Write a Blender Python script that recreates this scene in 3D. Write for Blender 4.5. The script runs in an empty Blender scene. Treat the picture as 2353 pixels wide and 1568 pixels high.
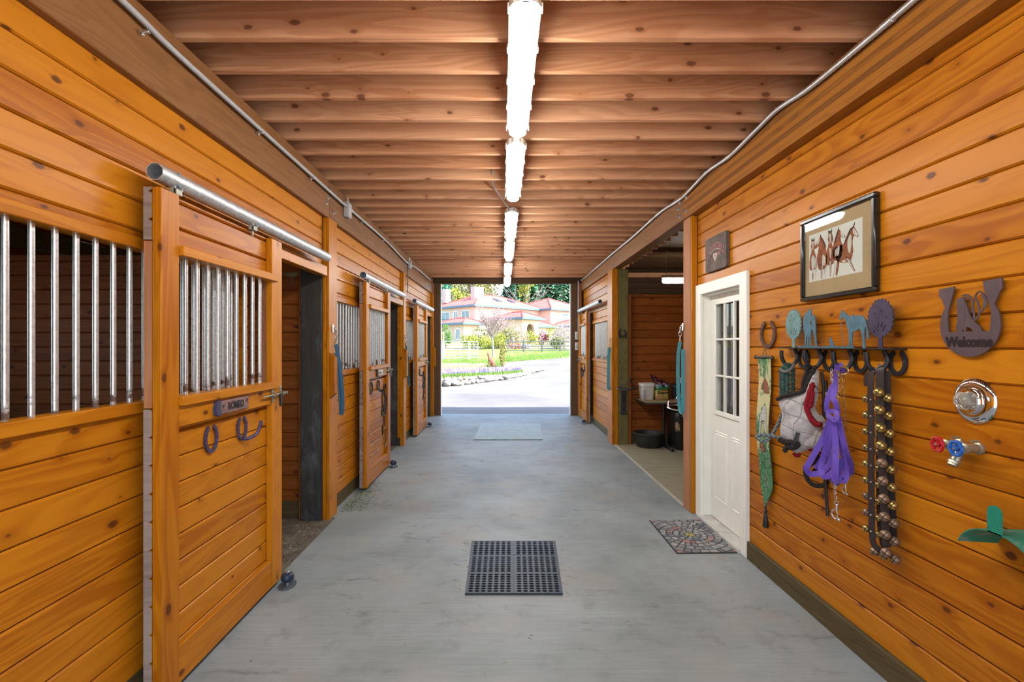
import bpy, bmesh, math, random
from math import sin, cos, pi, radians, sqrt
from mathutils import Vector
from mathutils.geometry import tessellate_polygon

# ------------------------------------------------------------------ camera, sky, sun, exposure
S = bpy.context.scene
COL = S.collection
cam = bpy.data.cameras.new('camera')
cam.sensor_width = 36.0
cam.lens = 17.75
cam.shift_x = 19.5 / 2353
cam.shift_y = 10.0 / 2353
cam.clip_end = 400
camo = bpy.data.objects.new('camera', cam)
COL.objects.link(camo)
camo.location = (0, 0, 1.62)
camo.rotation_euler = (pi / 2, 0, 0)
S.camera = camo
S.view_settings.view_transform = 'Standard'
S.view_settings.look = 'None'
S.view_settings.gamma = 1.0
S.view_settings.use_curve_mapping = False
S.view_settings.exposure = 0.76

SUN_DIR = Vector((0.62, -0.33, 0.77)).normalized()
world = bpy.data.worlds.new('sky')
S.world = world
world.use_nodes = True
wt = world.node_tree
sky = wt.nodes.new('ShaderNodeTexSky')
sky.sky_type = 'NISHITA'
sky.sun_disc = False
sky.sun_elevation = math.asin(SUN_DIR.z)
sky.sun_rotation = math.atan2(SUN_DIR.x, SUN_DIR.y)
sky.dust_density = 1.2
wt.links.new(sky.outputs[0], wt.nodes['Background'].inputs[0])
wt.nodes['Background'].inputs[1].default_value = 0.48
sun = bpy.data.lights.new('sun', 'SUN')
sun.energy = 8.0
sun.color = (1.0, 0.95, 0.87)
sun.angle = radians(0.6)
suno = bpy.data.objects.new('sun', sun)
COL.objects.link(suno)
suno.rotation_euler = SUN_DIR.to_track_quat('Z', 'Y').to_euler()
LAMP = 29.0        # radiance of the tube lights' diffusers

random.seed(7)
R = random.random
U = random.uniform

# ------------------------------------------------------------------ mesh building
WLOC = {}

class MB:
    """Collects shapes and links them as one mesh object."""
    def __init__(s):
        s.v, s.f, s.m, s.r = [], [], [], []
        s.mat, s.rnd = 0, 0.0

    def add(s, vs, fs, f=None, mats=None):
        o = len(s.v)
        for p in vs:
            s.v.append(tuple(f(*p)) if f else tuple(p))
        for i, q in enumerate(fs):
            s.f.append([o + k for k in q])
            s.m.append(mats[i] if mats else s.mat)
            s.r.append(s.rnd)
        return s

    def box(s, x0, x1, y0, y1, z0, z1, b=0.0, f=None):
        if b <= 0:
            vs = [(x, y, z) for x in (x0, x1) for y in (y0, y1) for z in (z0, z1)]
            return s.add(vs, [(0, 1, 3, 2), (4, 6, 7, 5), (0, 4, 5, 1), (2, 3, 7, 6), (0, 2, 6, 4), (1, 5, 7, 3)], f)
        b = min(b, abs(x1 - x0) * .45, abs(y1 - y0) * .45, abs(z1 - z0) * .45)
        P = ((x0, x1), (y0, y1), (z0, z1))
        vs, ix = [], {}
        for i in (0, 1):
            for j in (0, 1):
                for k in (0, 1):
                    g = (i, j, k)
                    for ax in range(3):
                        p = [P[c][g[c]] if c == ax else P[c][g[c]] + (b if g[c] == 0 else -b) for c in range(3)]
                        ix[g, ax] = len(vs)
                        vs.append(p)
        fs = []
        for ax in range(3):
            o1, o2 = [c for c in range(3) if c != ax]
            for sd in (0, 1):
                q = []
                for (p, r) in ((0, 0), (1, 0), (1, 1), (0, 1)):
                    g = [0, 0, 0]; g[ax] = sd; g[o1] = p; g[o2] = r
                    q.append(ix[tuple(g), ax])
                fs.append(q)
            for p in (0, 1):
                for r in (0, 1):
                    g0 = [0, 0, 0]; g0[o1] = p; g0[o2] = r
                    g1 = list(g0); g1[ax] = 1
                    g0, g1 = tuple(g0), tuple(g1)
                    fs.append([ix[g0, o1], ix[g1, o1], ix[g1, o2], ix[g0, o2]])
        for i in (0, 1):
            for j in (0, 1):
                for k in (0, 1):
                    fs.append([ix[(i, j, k), c] for c in range(3)])
        return s.add(vs, fs, f)

    def prism(s, poly, d0, d1, f=None, holes=(), side=None):
        loops = [list(poly)] + [list(h) for h in holes]
        flat = [p for l in loops for p in l]
        tri = tessellate_polygon([[Vector((p[0], p[1], 0)) for p in l] for l in loops])
        n = len(flat)
        vs = [(p[0], p[1], d0) for p in flat] + [(p[0], p[1], d1) for p in flat]
        fs, ms = [], []
        for t in tri:
            fs.append([t[0], t[1], t[2]]); ms.append(s.mat)
            fs.append([n + t[2], n + t[1], n + t[0]]); ms.append(s.mat)
        o = 0
        for l in loops:
            k = len(l)
            for i in range(k):
                j = (i + 1) % k
                fs.append([o + i, o + j, n + o + j, n + o + i]); ms.append(s.mat if side is None else side)
            o += k
        return s.add(vs, fs, f, ms)

    def tube(s, pts, r, n=8, closed=False, f=None, flat=1.0, ref=None):
        pts = [Vector(p) for p in pts]
        m = len(pts)
        rr = r if isinstance(r, (list, tuple)) else [r] * m
        vs, fs = [], []
        up = Vector(ref) if ref else None
        for i, p in enumerate(pts):
            a = pts[(i - 1) % m] if (i > 0 or closed) else p
            c = pts[(i + 1) % m] if (i < m - 1 or closed) else p
            t = (c - a)
            t = t.normalized() if t.length > 1e-9 else Vector((0, 0, 1))
            if up is None:
                up = Vector((0, 0, 1)) if abs(t.z) < .9 else Vector((1, 0, 0))
            base = Vector(ref) if ref else up
            x = base - t * base.dot(t)
            if x.length < 1e-6:
                x = Vector((1, 0, 0)) - t * t.x
                if x.length < 1e-6:
                    x = Vector((0, 1, 0))
            x.normalize()
            up = x
            y = t.cross(x)
            for k in range(n):
                g = 2 * pi * k / n
                vs.append(p + x * (cos(g) * rr[i] * flat) + y * (sin(g) * rr[i]))
        for i in range(m if closed else m - 1):
            j = (i + 1) % m
            for k in range(n):
                q = (k + 1) % n
                fs.append([i * n + k, i * n + q, j * n + q, j * n + k])
        if not closed:
            fs.append(list(range(n)))
            fs.append([(m - 1) * n + k for k in range(n)][::-1])
        return s.add(vs, fs, f)

    def band(s, pts, w, t, nrm, f=None, closed=False):
        """A strap: rectangle of width w and thickness t swept along pts; nrm = the strap's face normal."""
        pts = [Vector(p) for p in pts]
        m = len(pts)
        nn = nrm if isinstance(nrm, list) else [nrm] * m
        ww = w if isinstance(w, (list, tuple)) else [w] * m
        vs, fs = [], []
        for i, p in enumerate(pts):
            a = pts[(i - 1) % m] if (i > 0 or closed) else p
            c = pts[(i + 1) % m] if (i < m - 1 or closed) else p
            tg = (c - a).normalized()
            z = Vector(nn[i]); z = (z - tg * z.dot(tg)).normalized()
            x = tg.cross(z)
            for (sx, sz) in ((-1, -1), (1, -1), (1, 1), (-1, 1)):
                vs.append(p + x * (sx * ww[i] / 2) + z * (sz * t / 2))
        for i in range(m if closed else m - 1):
            j = (i + 1) % m
            for k in range(4):
                q = (k + 1) % 4
                fs.append([i * 4 + k, i * 4 + q, j * 4 + q, j * 4 + k])
        if not closed:
            fs.append([0, 1, 2, 3]); fs.append([(m - 1) * 4 + k for k in (3, 2, 1, 0)])
        return s.add(vs, fs, f)

    def lathe(s, prof, o=(0, 0, 0), ax=(0, 0, 1), n=20, f=None):
        ax = Vector(ax).normalized()
        x = Vector((1, 0, 0)) if abs(ax.x) < .9 else Vector((0, 1, 0))
        x = (x - ax * x.dot(ax)).normalized()
        y = ax.cross(x)
        o = Vector(o)
        vs, fs = [], []
        for (r, h) in prof:
            for k in range(n):
                g = 2 * pi * k / n
                vs.append(o + ax * h + x * (cos(g) * max(r, 1e-5)) + y * (sin(g) * max(r, 1e-5)))
        for i in range(len(prof) - 1):
            for k in range(n):
                q = (k + 1) % n
                fs.append([i * n + k, i * n + q, (i + 1) * n + q, (i + 1) * n + k])
        fs.append(list(range(n))); fs.append([(len(prof) - 1) * n + k for k in range(n)][::-1])
        return s.add(vs, fs, f)

    def ball(s, c, r, n=10, m=7, f=None, jit=0):
        rx, ry, rz = r if isinstance(r, (tuple, list)) else (r, r, r)
        vs, fs = [], []
        for i in range(m + 1):
            th = pi * i / m
            for k in range(n):
                g = 2 * pi * k / n
                q = 1 + (U(-jit, jit) if jit else 0)
                vs.append((c[0] + rx * q * sin(th) * cos(g), c[1] + ry * q * sin(th) * sin(g), c[2] + rz * q * cos(th)))
        for i in range(m):
            for k in range(n):
                q = (k + 1) % n
                fs.append([i * n + k, i * n + q, (i + 1) * n + q, (i + 1) * n + k])
        return s.add(vs, fs, f)

    def puff(s, poly, dep, f, rings=6, back=.4, fold=None, c=None):
        """A cushion-like solid over a star-shaped outline."""
        n = len(poly)
        cx = c[0] if c else sum(p[0] for p in poly) / n
        cy = c[1] if c else sum(p[1] for p in poly) / n
        vs, fs = [], []
        for sd in (1, -1):
            for k in range(rings):
                q = 1 - k / rings
                h = dep * sqrt(max(0, 1 - q * q)) * (1 if sd > 0 else -back)
                for (a, b) in poly:
                    A, B = cx + (a - cx) * q, cy + (b - cy) * q
                    vs.append((A, B, h + (fold(A, B) * (1 - q ** 4) if fold and sd > 0 else 0)))
            vs.append((cx, cy, (dep if sd > 0 else -dep * back) + (fold(cx, cy) if fold and sd > 0 else 0)))
        st = rings * n + 1
        for o in (0, st):
            for k in range(rings - 1):
                for i in range(n):
                    j = (i + 1) % n
                    fs.append([o + k * n + i, o + k * n + j, o + (k + 1) * n + j, o + (k + 1) * n + i])
            for i in range(n):
                fs.append([o + (rings - 1) * n + i, o + (rings - 1) * n + (i + 1) % n, o + rings * n])
        for i in range(n):
            fs.append([i, (i + 1) % n, st + (i + 1) % n, st + i])
        return s.add(vs, fs, f)

    def build(s, name, mats, parent=None, smooth=True, ang=38, recalc=True, kind=None):
        off = Vector((0, 0, 0))
        if parent is not None:
            off = Vector(WLOC.get(parent.name, (0, 0, 0)))
        me = bpy.data.meshes.new(name)
        me.from_pydata([(p[0] - off.x, p[1] - off.y, p[2] - off.z) for p in s.v], [], s.f)
        mats = mats if isinstance(mats, (list, tuple)) else [mats]
        for m in mats:
            me.materials.append(m)
        me.polygons.foreach_set('material_index', s.m)
        at = me.attributes.new('rnd', 'FLOAT', 'FACE')
        at.data.foreach_set('value', s.r)
        if recalc:
            bm = bmesh.new(); bm.from_mesh(me)
            bmesh.ops.recalc_face_normals(bm, faces=bm.faces)
            bm.to_mesh(me); bm.free()
        if smooth:
            me.polygons.foreach_set('use_smooth', [True] * len(me.polygons))
            me.set_sharp_from_angle(angle=radians(ang))
        me.update()
        o = bpy.data.objects.new(name, me)
        COL.objects.link(o)
        if parent is not None:
            o.parent = parent
            WLOC[o.name] = tuple(off)
        if kind:
            o['kind'] = kind
        return o


def tag(o, label, cat, group=None, kind=None):
    o['label'] = label
    o['category'] = cat
    if group:
        o['group'] = group
    if kind:
        o['kind'] = kind
    return o


def thing(name, loc, label, cat, group=None):
    o = bpy.data.objects.new(name, None)
    o.empty_display_size = .1
    COL.objects.link(o)
    o.location = loc
    WLOC[o.name] = tuple(loc)
    return tag(o, label, cat, group)


def struct(mb, name, mats, label=None, **k):
    o = mb.build(name, mats, **k)
    o['kind'] = 'structure'
    if label:
        o['label'] = label
    return o


def copy_tree(o, loc, parent=None):
    c = o.copy()
    COL.objects.link(c)
    if parent is None:
        c.location = loc
        WLOC[c.name] = tuple(loc)
    else:
        c.parent = parent
    for ch in list(o.children):
        copy_tree(ch, loc, c)
    return c


# wall frames: a = distance down the aisle (+Y), b = height, d = distance out of the wall into the aisle
XL, XR = -1.66, 1.87
def FL(a, b, d):
    return (XL + d, a, b)
def FR(a, b, d):
    return (XR - d, a, b)
def onR(y, z, x=XR):            # reading frame on the right wall: a to the reader's right
    return lambda a, b, d: (x - d, y - a, z + b)
def onL(y, z, x=XL):
    return lambda a, b, d: (x + d, y + a, z + b)


def circle(r, n=24, cx=0, cy=0, rx=None):
    return [(cx + (rx or r) * cos(2 * pi * i / n), cy + r * sin(2 * pi * i / n)) for i in range(n)]


def spline(pts, n=8, closed=False):
    """Catmull-Rom through the points."""
    P = [Vector(p) for p in pts]
    m = len(P)
    out = []
    for i in range(m if closed else m - 1):
        p0 = P[(i - 1) % m] if (i > 0 or closed) else P[0]
        p1, p2 = P[i], P[(i + 1) % m]
        p3 = P[(i + 2) % m] if (i + 2 < m or closed) else P[-1]
        for k in range(n):
            t = k / n
            out.append(.5 * ((2 * p1) + (p2 - p0) * t + (2 * p0 - 5 * p1 + 4 * p2 - p3) * t * t + (3 * p1 - p0 - 3 * p2 + p3) * t ** 3))
    if not closed:
        out.append(P[-1])
    return out


def text_into(mb, txt, size, f, depth=.002, arc=0, bold=0.0, squeeze=1.0):
    """Adds lettering (centred on the frame's origin) to a mesh."""
    cu = bpy.data.curves.new('lettering', 'FONT')
    cu.body = txt
    cu.size = size
    cu.align_x = 'CENTER'
    cu.align_y = 'CENTER'
    cu.resolution_u = 3
    cu.offset = bold
    ob = bpy.data.objects.new('lettering', cu)
    COL.objects.link(ob)
    dg = bpy.context.evaluated_depsgraph_get()
    dg.update()
    me = bpy.data.meshes.new_from_object(ob.evaluated_get(dg))
    vs = [(v.co.x * squeeze, v.co.y, 0) for v in me.vertices]
    fs = [list(p.vertices) for p in me.polygons]
    if arc:
        vs = [(arc * sin(x / arc), y + arc * (cos(x / arc) - 1), 0) for x, y, _ in vs]
    bpy.data.objects.remove(ob)
    bpy.data.curves.remove(cu)
    bpy.data.meshes.remove(me)
    n = len(vs)
    ed = {}
    for q in fs:
        for i in range(len(q)):
            e = (q[i], q[(i + 1) % len(q)])
            if (e[1], e[0]) in ed:
                del ed[(e[1], e[0])]
            else:
                ed[e] = 1
    allv = vs + [(x, y, depth) for x, y, _ in vs]
    mb.add(allv, fs + [[n + k for k in q][::-1] for q in fs] + [[a, b, n + b, n + a] for a, b in ed], f)

# ------------------------------------------------------------------ materials
def new_mat(name):
    m = bpy.data.materials.new(name)
    m.use_nodes = True
    nt = m.node_tree
    return m, nt, nt.nodes['Principled BSDF']


class NG:
    """Small helper to wire shader nodes."""
    def __init__(s, nt):
        s.nt = nt
    def n(s, t, **k):
        x = s.nt.nodes.new(t)
        for a, b in k.items():
            setattr(x, a, b)
        return x
    def put(s, sock, v):
        if isinstance(v, bpy.types.NodeSocket):
            s.nt.links.new(v, sock)
        else:
            sock.default_value = v
    def math(s, op, a, b=0.0, c=0.0, clamp=False):
        x = s.n('ShaderNodeMath', operation=op, use_clamp=clamp)
        s.put(x.inputs[0], a); s.put(x.inputs[1], b); s.put(x.inputs[2], c)
        return x.outputs[0]
    def vec(s, x, y, z):
        c = s.n('ShaderNodeCombineXYZ')
        s.put(c.inputs[0], x); s.put(c.inputs[1], y); s.put(c.inputs[2], z)
        return c.outputs[0]
    def noise(s, v, sc=1, det=2, rough=.5, dist=0.0):
        x = s.n('ShaderNodeTexNoise')
        s.put(x.inputs['Vector'], v)
        x.inputs['Scale'].default_value = sc
        x.inputs['Detail'].default_value = det
        x.inputs['Roughness'].default_value = rough
        x.inputs['Distortion'].default_value = dist
        return x.outputs['Fac']
    def ramp(s, v, stops):
        x = s.n('ShaderNodeValToRGB')
        s.put(x.inputs[0], v)
        e = x.color_ramp.elements
        while len(e) < len(stops):
            e.new(.5)
        for i, (p, c) in enumerate(stops):
            e[i].position = p
            e[i].color = tuple(c) + ((1,) if len(c) == 3 else ())
        return x.outputs[0]
    def mix(s, f, a, b, mode='MIX'):
        x = s.n('ShaderNodeMix', data_type='RGBA', blend_type=mode)
        s.put(x.inputs[0], f)
        for sock, v in ((x.inputs[6], a), (x.inputs[7], b)):
            if not isinstance(v, bpy.types.NodeSocket):
                v = tuple(v) + ((1,) if len(v) == 3 else ())
            s.put(sock, v)
        return x.outputs[2]
    def sm(s, v, a, b):
        x = s.n('ShaderNodeMapRange', interpolation_type='SMOOTHSTEP')
        s.put(x.inputs[0], v)
        x.inputs[1].default_value = a; x.inputs[2].default_value = b
        return x.outputs[0]
    def obj(s):
        c = s.n('ShaderNodeTexCoord').outputs['Object']
        q = s.n('ShaderNodeSeparateXYZ')
        s.put(q.inputs[0], c)
        return c, q.outputs
    def rnd(s, objrand=True):
        a = s.n('ShaderNodeAttribute', attribute_name='rnd').outputs['Fac']
        if objrand:
            a = s.math('FRACT', s.math('ADD', a, s.n('ShaderNodeObjectInfo').outputs['Random']))
        return a
    def bump(s, bsdf, h, st=.3, d=.002):
        x = s.n('ShaderNodeBump')
        x.inputs['Strength'].default_value = st
        x.inputs['Distance'].default_value = d
        s.put(x.inputs['Height'], h)
        s.nt.links.new(x.outputs[0], bsdf.inputs['Normal'])


_WOOD = {}
def wood(axis, kind='stain'):
    """Board with grain along the axis, cathedral figure, knots; every board gets its own tint from its rnd value."""
    key = axis, kind
    if key in _WOOD:
        return _WOOD[key]
    light, dark, knot, rough, tint, kn = {
        'stain': ((.50, .182, .008), (.31, .086, .003), (.085, .024, .005), .33, .42, .50),
        'joist': ((.70, .385, .215), (.48, .215, .10), (.17, .065, .03), .62, .62, .55),
        'beam': ((.25, .112, .036), (.16, .062, .018), (.07, .03, .012), .5, .3, 2.0),
        'glulam': ((.34, .13, .018), (.17, .065, .014), (.07, .03, .012), .42, 1.5, 2.0),
        'pressure': ((.155, .125, .042), (.075, .062, .022), (.035, .025, .012), .7, .2, .72),
        'grimy': ((.050, .046, .040), (.022, .022, .024), (.02, .02, .02), .55, .2, 2.0),
        'grey': ((.30, .235, .20), (.17, .125, .105), (.08, .06, .05), .8, .4, 2.0),
        'edge': ((.42, .185, .085), (.30, .115, .045), (.15, .06, .03), .6, .2, 2.0),
        'inner': ((.30, .088, .014), (.18, .043, .006), (.055, .018, .006), .5, .35, .62),  # stain again, darkened and reddened: the partitions' low light put into the colour
        'dark': ((.085, .045, .022), (.045, .024, .012), (.03, .016, .01), .7, .3, 2.0),
        'post': ((.13, .072, .036), (.075, .04, .02), (.03, .016, .01), .65, .3, 2.0),
        'skirt': ((.115, .085, .035), (.06, .043, .018), (.04, .03, .015), .65, .2, 2.0),
    }[kind]
    m, nt, bs = new_mat('wood_%s_%s' % (kind, axis))
    g = NG(nt)
    c, xyz = g.obj()
    i = 'XYZ'.index(axis)
    u = xyz[i]
    v, w = [xyz[k] for k in range(3) if k != i]
    if axis == 'Y':
        v, w = xyz[2], xyz[0]
    if axis == 'X':
        v, w = xyz[2], xyz[1]
    r = g.rnd()
    r2 = g.math('FRACT', g.math('MULTIPLY', r, 7.31))
    u1 = g.math('ADD', u, g.math('MULTIPLY', r, 53.0))
    cross = g.math('ADD', v, g.math('MULTIPLY', w, .83))
    cross = g.math('ADD', cross, g.math('MULTIPLY', r2, 9.0))
    # knots
    vo = g.n('ShaderNodeTexVoronoi')
    vo.voronoi_dimensions = '2D'
    vo.inputs['Scale'].default_value = 1
    g.put(vo.inputs['Vector'], g.vec(g.math('MULTIPLY', u1, 3.6), g.math('MULTIPLY', cross, 6.5), 0.0))
    sel = g.n('ShaderNodeSeparateColor')
    g.put(sel.inputs[0], vo.outputs['Color'])
    has = g.math('GREATER_THAN', sel.outputs[0], kn)
    d = g.math('ADD', vo.outputs['Distance'], g.math('MULTIPLY', g.noise(c, 60, 2), .05))
    halo = g.math('MULTIPLY', g.sm(d, .30, .02), has)
    size = g.math('MULTIPLY_ADD', sel.outputs[1], .085, .02)
    kmask = g.math('MULTIPLY', g.sm(g.math('SUBTRACT', d, size), .05, -.01), has)
    v2 = g.math('ADD', cross, g.math('MULTIPLY', halo, .022))
    # figure
    fig = g.noise(g.vec(g.math('MULTIPLY', u1, .55), g.math('MULTIPLY', v2, 5.0), r), 1, 2, .45, .5)
    rings = g.math('FRACT', g.math('MULTIPLY', fig, 13.0))
    rings = g.math('MULTIPLY', g.sm(rings, .15, .75), g.sm(rings, 1.0, .85))
    fine = g.noise(g.vec(g.math('MULTIPLY', u1, 3.0), g.math('MULTIPLY', v2, 190.0), r2), 1, 3, .6)
    streak = g.noise(g.vec(g.math('MULTIPLY', u1, .5), g.math('MULTIPLY', v2, 24.0), r), 1, 3, .55)
    t = g.math('ADD', g.math('MULTIPLY', rings, .22), g.math('ADD', g.math('MULTIPLY', fine, .30), g.math('MULTIPLY', streak, .55)))
    t = g.math('ADD', t, g.math('MULTIPLY', g.math('SUBTRACT', r, .5), tint))
    t = g.math('ADD', t, g.math('MULTIPLY', halo, .25))
    col = g.mix(g.sm(t, .25, 1.0), light, dark)
    blot = g.noise(g.vec(g.math('MULTIPLY', u1, 1.1), g.math('MULTIPLY', v, 3.0), w), 1, 3, .6)
    col = g.mix(g.math('MULTIPLY', g.sm(blot, .5, .8), .35), col, dark)
    col = g.mix(g.math('MULTIPLY', kmask, .88), col, knot)
    if kind == 'grimy':
        sc = g.noise(g.vec(g.math('MULTIPLY', u1, 2.0), g.math('MULTIPLY', v, 6.0), g.math('MULTIPLY', w, 6.0)), 1, 5, .7)
        col = g.mix(g.math('MULTIPLY', g.sm(sc, .5, .75), .8), col, (.13, .135, .14))
    if kind == 'pressure':
        sc = g.noise(c, 2.2, 4, .6)
        col = g.mix(g.math('MULTIPLY', g.sm(sc, .45, .7), .6), col, (.17, .15, .06))
    g.put(bs.inputs['Base Color'], col)
    g.put(bs.inputs['Roughness'], g.math('ADD', rough - .06, g.math('MULTIPLY', fine, .12)))
    bs.inputs['Specular IOR Level'].default_value = .13 if rough < .45 else .2
    g.bump(bs, g.math('ADD', g.math('MULTIPLY', fine, .5), g.math('MULTIPLY', rings, .3)), .25, .0012)
    _WOOD[key] = m
    return m


_PL = {}
def plain(name, col, rough=.5, metal=0.0, var=.12, scale=25, bump=0.0, coat=0.0, spec=None):
    """Paint, plastic, leather, iron: one colour with slight mottling."""
    if name in _PL:
        return _PL[name]
    m, nt, bs = new_mat(name)
    g = NG(nt)
    c, _ = g.obj()
    q = g.noise(c, scale, 3, .6)
    lo = tuple(x * (1 - var) for x in col)
    hi = tuple(min(1, x * (1 + var)) for x in col)
    g.put(bs.inputs['Base Color'], g.ramp(q, [(.3, lo), (.7, hi)]))
    bs.inputs['Roughness'].default_value = rough
    bs.inputs['Metallic'].default_value = metal
    bs.inputs['Coat Weight'].default_value = coat
    if spec is not None:
        bs.inputs['Specular IOR Level'].default_value = spec
    if bump:
        g.bump(bs, q, bump, .003)
    _PL[name] = m
    return m


def emission(name, col, st):
    m, nt, bs = new_mat(name)
    bs.inputs['Base Color'].default_value = (.9, .9, .9, 1)
    bs.inputs['Emission Color'].default_value = tuple(col) + (1,)
    bs.inputs['Emission Strength'].default_value = st
    return m


def mat_galv():
    m, nt, bs = new_mat('galvanised_steel')
    g = NG(nt)
    c, xyz = g.obj()
    q = g.noise(c, 45, 3, .6)
    g.put(bs.inputs['Base Color'], g.ramp(q, [(.3, (.46, .48, .50)), (.7, (.72, .74, .75))]))
    bs.inputs['Metallic'].default_value = .85
    g.put(bs.inputs['Roughness'], g.ramp(q, [(.3, (.40,) * 3), (.7, (.52,) * 3)]))
    return m


def mat_bar():
    """Galvanised bar, rusted towards the sill (the rust stains sit at the bars' feet)."""
    m, nt, bs = new_mat('galvanised_bar')
    g = NG(nt)
    c, xyz = g.obj()
    q = g.noise(c, 60, 3, .65)
    r = g.noise(g.vec(g.math('MULTIPLY', xyz[0], 9), g.math('MULTIPLY', xyz[1], 9), g.math('MULTIPLY', xyz[2], 22)), 1, 4, .6)
    pz = g.n('ShaderNodeSeparateXYZ'); g.put(pz.inputs[0], g.n('ShaderNodeNewGeometry').outputs['Position'])
    low = g.sm(pz.outputs[2], 1.58, 1.40)
    k = g.sm(g.math('ADD', g.math('MULTIPLY', low, .30), g.math('MULTIPLY', r, .62)), .575, .68)
    col = g.mix(k, g.ramp(q, [(.3, (.50, .52, .54)), (.7, (.78, .80, .81))]), (.12, .07, .05))
    g.put(bs.inputs['Base Color'], col)
    g.put(bs.inputs['Metallic'], g.math('MULTIPLY_ADD', k, -.6, .8))
    g.put(bs.inputs['Roughness'], g.math('MULTIPLY_ADD', k, .4, .33))
    return m


def mat_concrete():
    m, nt, bs = new_mat('brushed_concrete')
    g = NG(nt)
    c, xyz = g.obj()
    st = g.noise(g.vec(g.math('MULTIPLY', xyz[0], 2.2), g.math('MULTIPLY', xyz[1], 60), 0.0), 1, 4, .6)
    big = g.noise(c, .9, 5, .62, .4)
    mid = g.noise(c, 4.5, 5, .65)
    fine = g.noise(c, 160, 2, .6)
    col = g.ramp(g.math('ADD', g.math('MULTIPLY', big, .72), g.math('MULTIPLY', st, .26)), [(.34, (.168, .192, .190)), (.5, (.245, .275, .272)), (.66, (.325, .358, .356))])
    pink = g.sm(g.noise(c, 1.6, 3, .5), .50, .66)
    col = g.mix(g.math('MULTIPLY', pink, .5), col, (.30, .275, .235))
    col = g.mix(g.math('MULTIPLY', g.sm(mid, .54, .70), .50), col, (.16, .165, .165))
    smear = g.noise(g.vec(g.math('MULTIPLY', xyz[0], 2.6), g.math('MULTIPLY', xyz[1], 7.0), 3.0), 1, 5, .7, .6)
    col = g.mix(g.math('MULTIPLY', g.sm(smear, .60, .70), .62), col, (.125, .13, .13))
    vo = g.n('ShaderNodeTexVoronoi')
    vo.inputs['Scale'].default_value = 5.5
    g.put(vo.inputs['Vector'], c)
    sc = g.n('ShaderNodeSeparateColor')
    g.put(sc.inputs[0], vo.outputs['Color'])
    sp = g.math('MULTIPLY', g.sm(g.math('ADD', vo.outputs['Distance'], g.math('MULTIPLY', fine, .05)), .085, .05), g.math('GREATER_THAN', sc.outputs[0], .68))
    col = g.mix(g.math('MULTIPLY', sp, .75), col, (.06, .05, .04))
    col = g.mix(g.math('MULTIPLY', g.sm(fine, .5, .8), .25), col, (.2, .195, .185))
    g.put(bs.inputs['Base Color'], col)
    g.put(bs.inputs['Roughness'], g.math('MULTIPLY_ADD', mid, .25, .42))
    g.bump(bs, g.math('ADD', g.math('MULTIPLY', st, .6), g.math('MULTIPLY', fine, .4)), .3, .002)
    return m


def mat_noise(name, stops, scale=6, det=5, rough=.9, bump=.4, dist=.01, stretch=None):
    m, nt, bs = new_mat(name)
    g = NG(nt)
    c, xyz = g.obj()
    v = c if not stretch else g.vec(g.math('MULTIPLY', xyz[0], stretch[0]), g.math('MULTIPLY', xyz[1], stretch[1]), g.math('MULTIPLY', xyz[2], stretch[2]))
    q = g.noise(v, scale, det, .65)
    g.put(bs.inputs['Base Color'], g.ramp(q, stops))
    bs.inputs['Roughness'].default_value = rough
    bs.inputs['Specular IOR Level'].default_value = .25
    if bump:
        g.bump(bs, q, bump, dist)
    return m


def mat_leaf(name, stops, trans=.3):
    """Leaves: colour by each leaf's own rnd value."""
    m, nt, bs = new_mat(name)
    g = NG(nt)
    a = g.rnd(False)
    col = g.ramp(a, stops)
    g.put(bs.inputs['Base Color'], col)
    bs.inputs['Roughness'].default_value = .65
    bs.inputs['Specular IOR Level'].default_value = .25
    tr = g.n('ShaderNodeBsdfTranslucent')
    g.put(tr.inputs[0], col)
    mx = g.n('ShaderNodeMixShader')
    mx.inputs[0].default_value = trans
    nt.links.new(bs.outputs[0], mx.inputs[1])
    nt.links.new(tr.outputs[0], mx.inputs[2])
    nt.links.new(mx.outputs[0], nt.nodes['Material Output'].inputs[0])
    return m


def mat_byrnd(name, stops, rough=.6):
    m, nt, bs = new_mat(name)
    g = NG(nt)
    q = g.noise(g.obj()[0], 30, 3)
    col = g.mix(g.math('MULTIPLY', q, .3), g.ramp(g.rnd(False), stops), (.2, .2, .2), 'MULTIPLY')
    g.put(bs.inputs['Base Color'], col)
    bs.inputs['Roughness'].default_value = rough
    return m


def mat_glass(name='window_glass', tint=(.93, .96, .96)):
    m, nt, bs = new_mat(name)
    g = NG(nt)
    tr = g.n('ShaderNodeBsdfTransparent'); tr.inputs[0].default_value = tuple(tint) + (1,)
    gl = g.n('ShaderNodeBsdfGlossy'); gl.inputs['Roughness'].default_value = .02
    geo = g.n('ShaderNodeNewGeometry')
    dt = g.n('ShaderNodeVectorMath', operation='DOT_PRODUCT')
    g.put(dt.inputs[0], geo.outputs['Incoming']); g.put(dt.inputs[1], geo.outputs['Normal'])
    k = g.math('POWER', g.math('SUBTRACT', 1.0, g.math('ABSOLUTE', dt.outputs['Value'])), 5.0)
    mx = g.n('ShaderNodeMixShader')
    g.put(mx.inputs[0], g.math('MULTIPLY_ADD', k, .9, .045))
    nt.links.new(tr.outputs[0], mx.inputs[1]); nt.links.new(gl.outputs[0], mx.inputs[2])
    nt.links.new(mx.outputs[0], nt.nodes['Material Output'].inputs[0])
    return m


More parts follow.
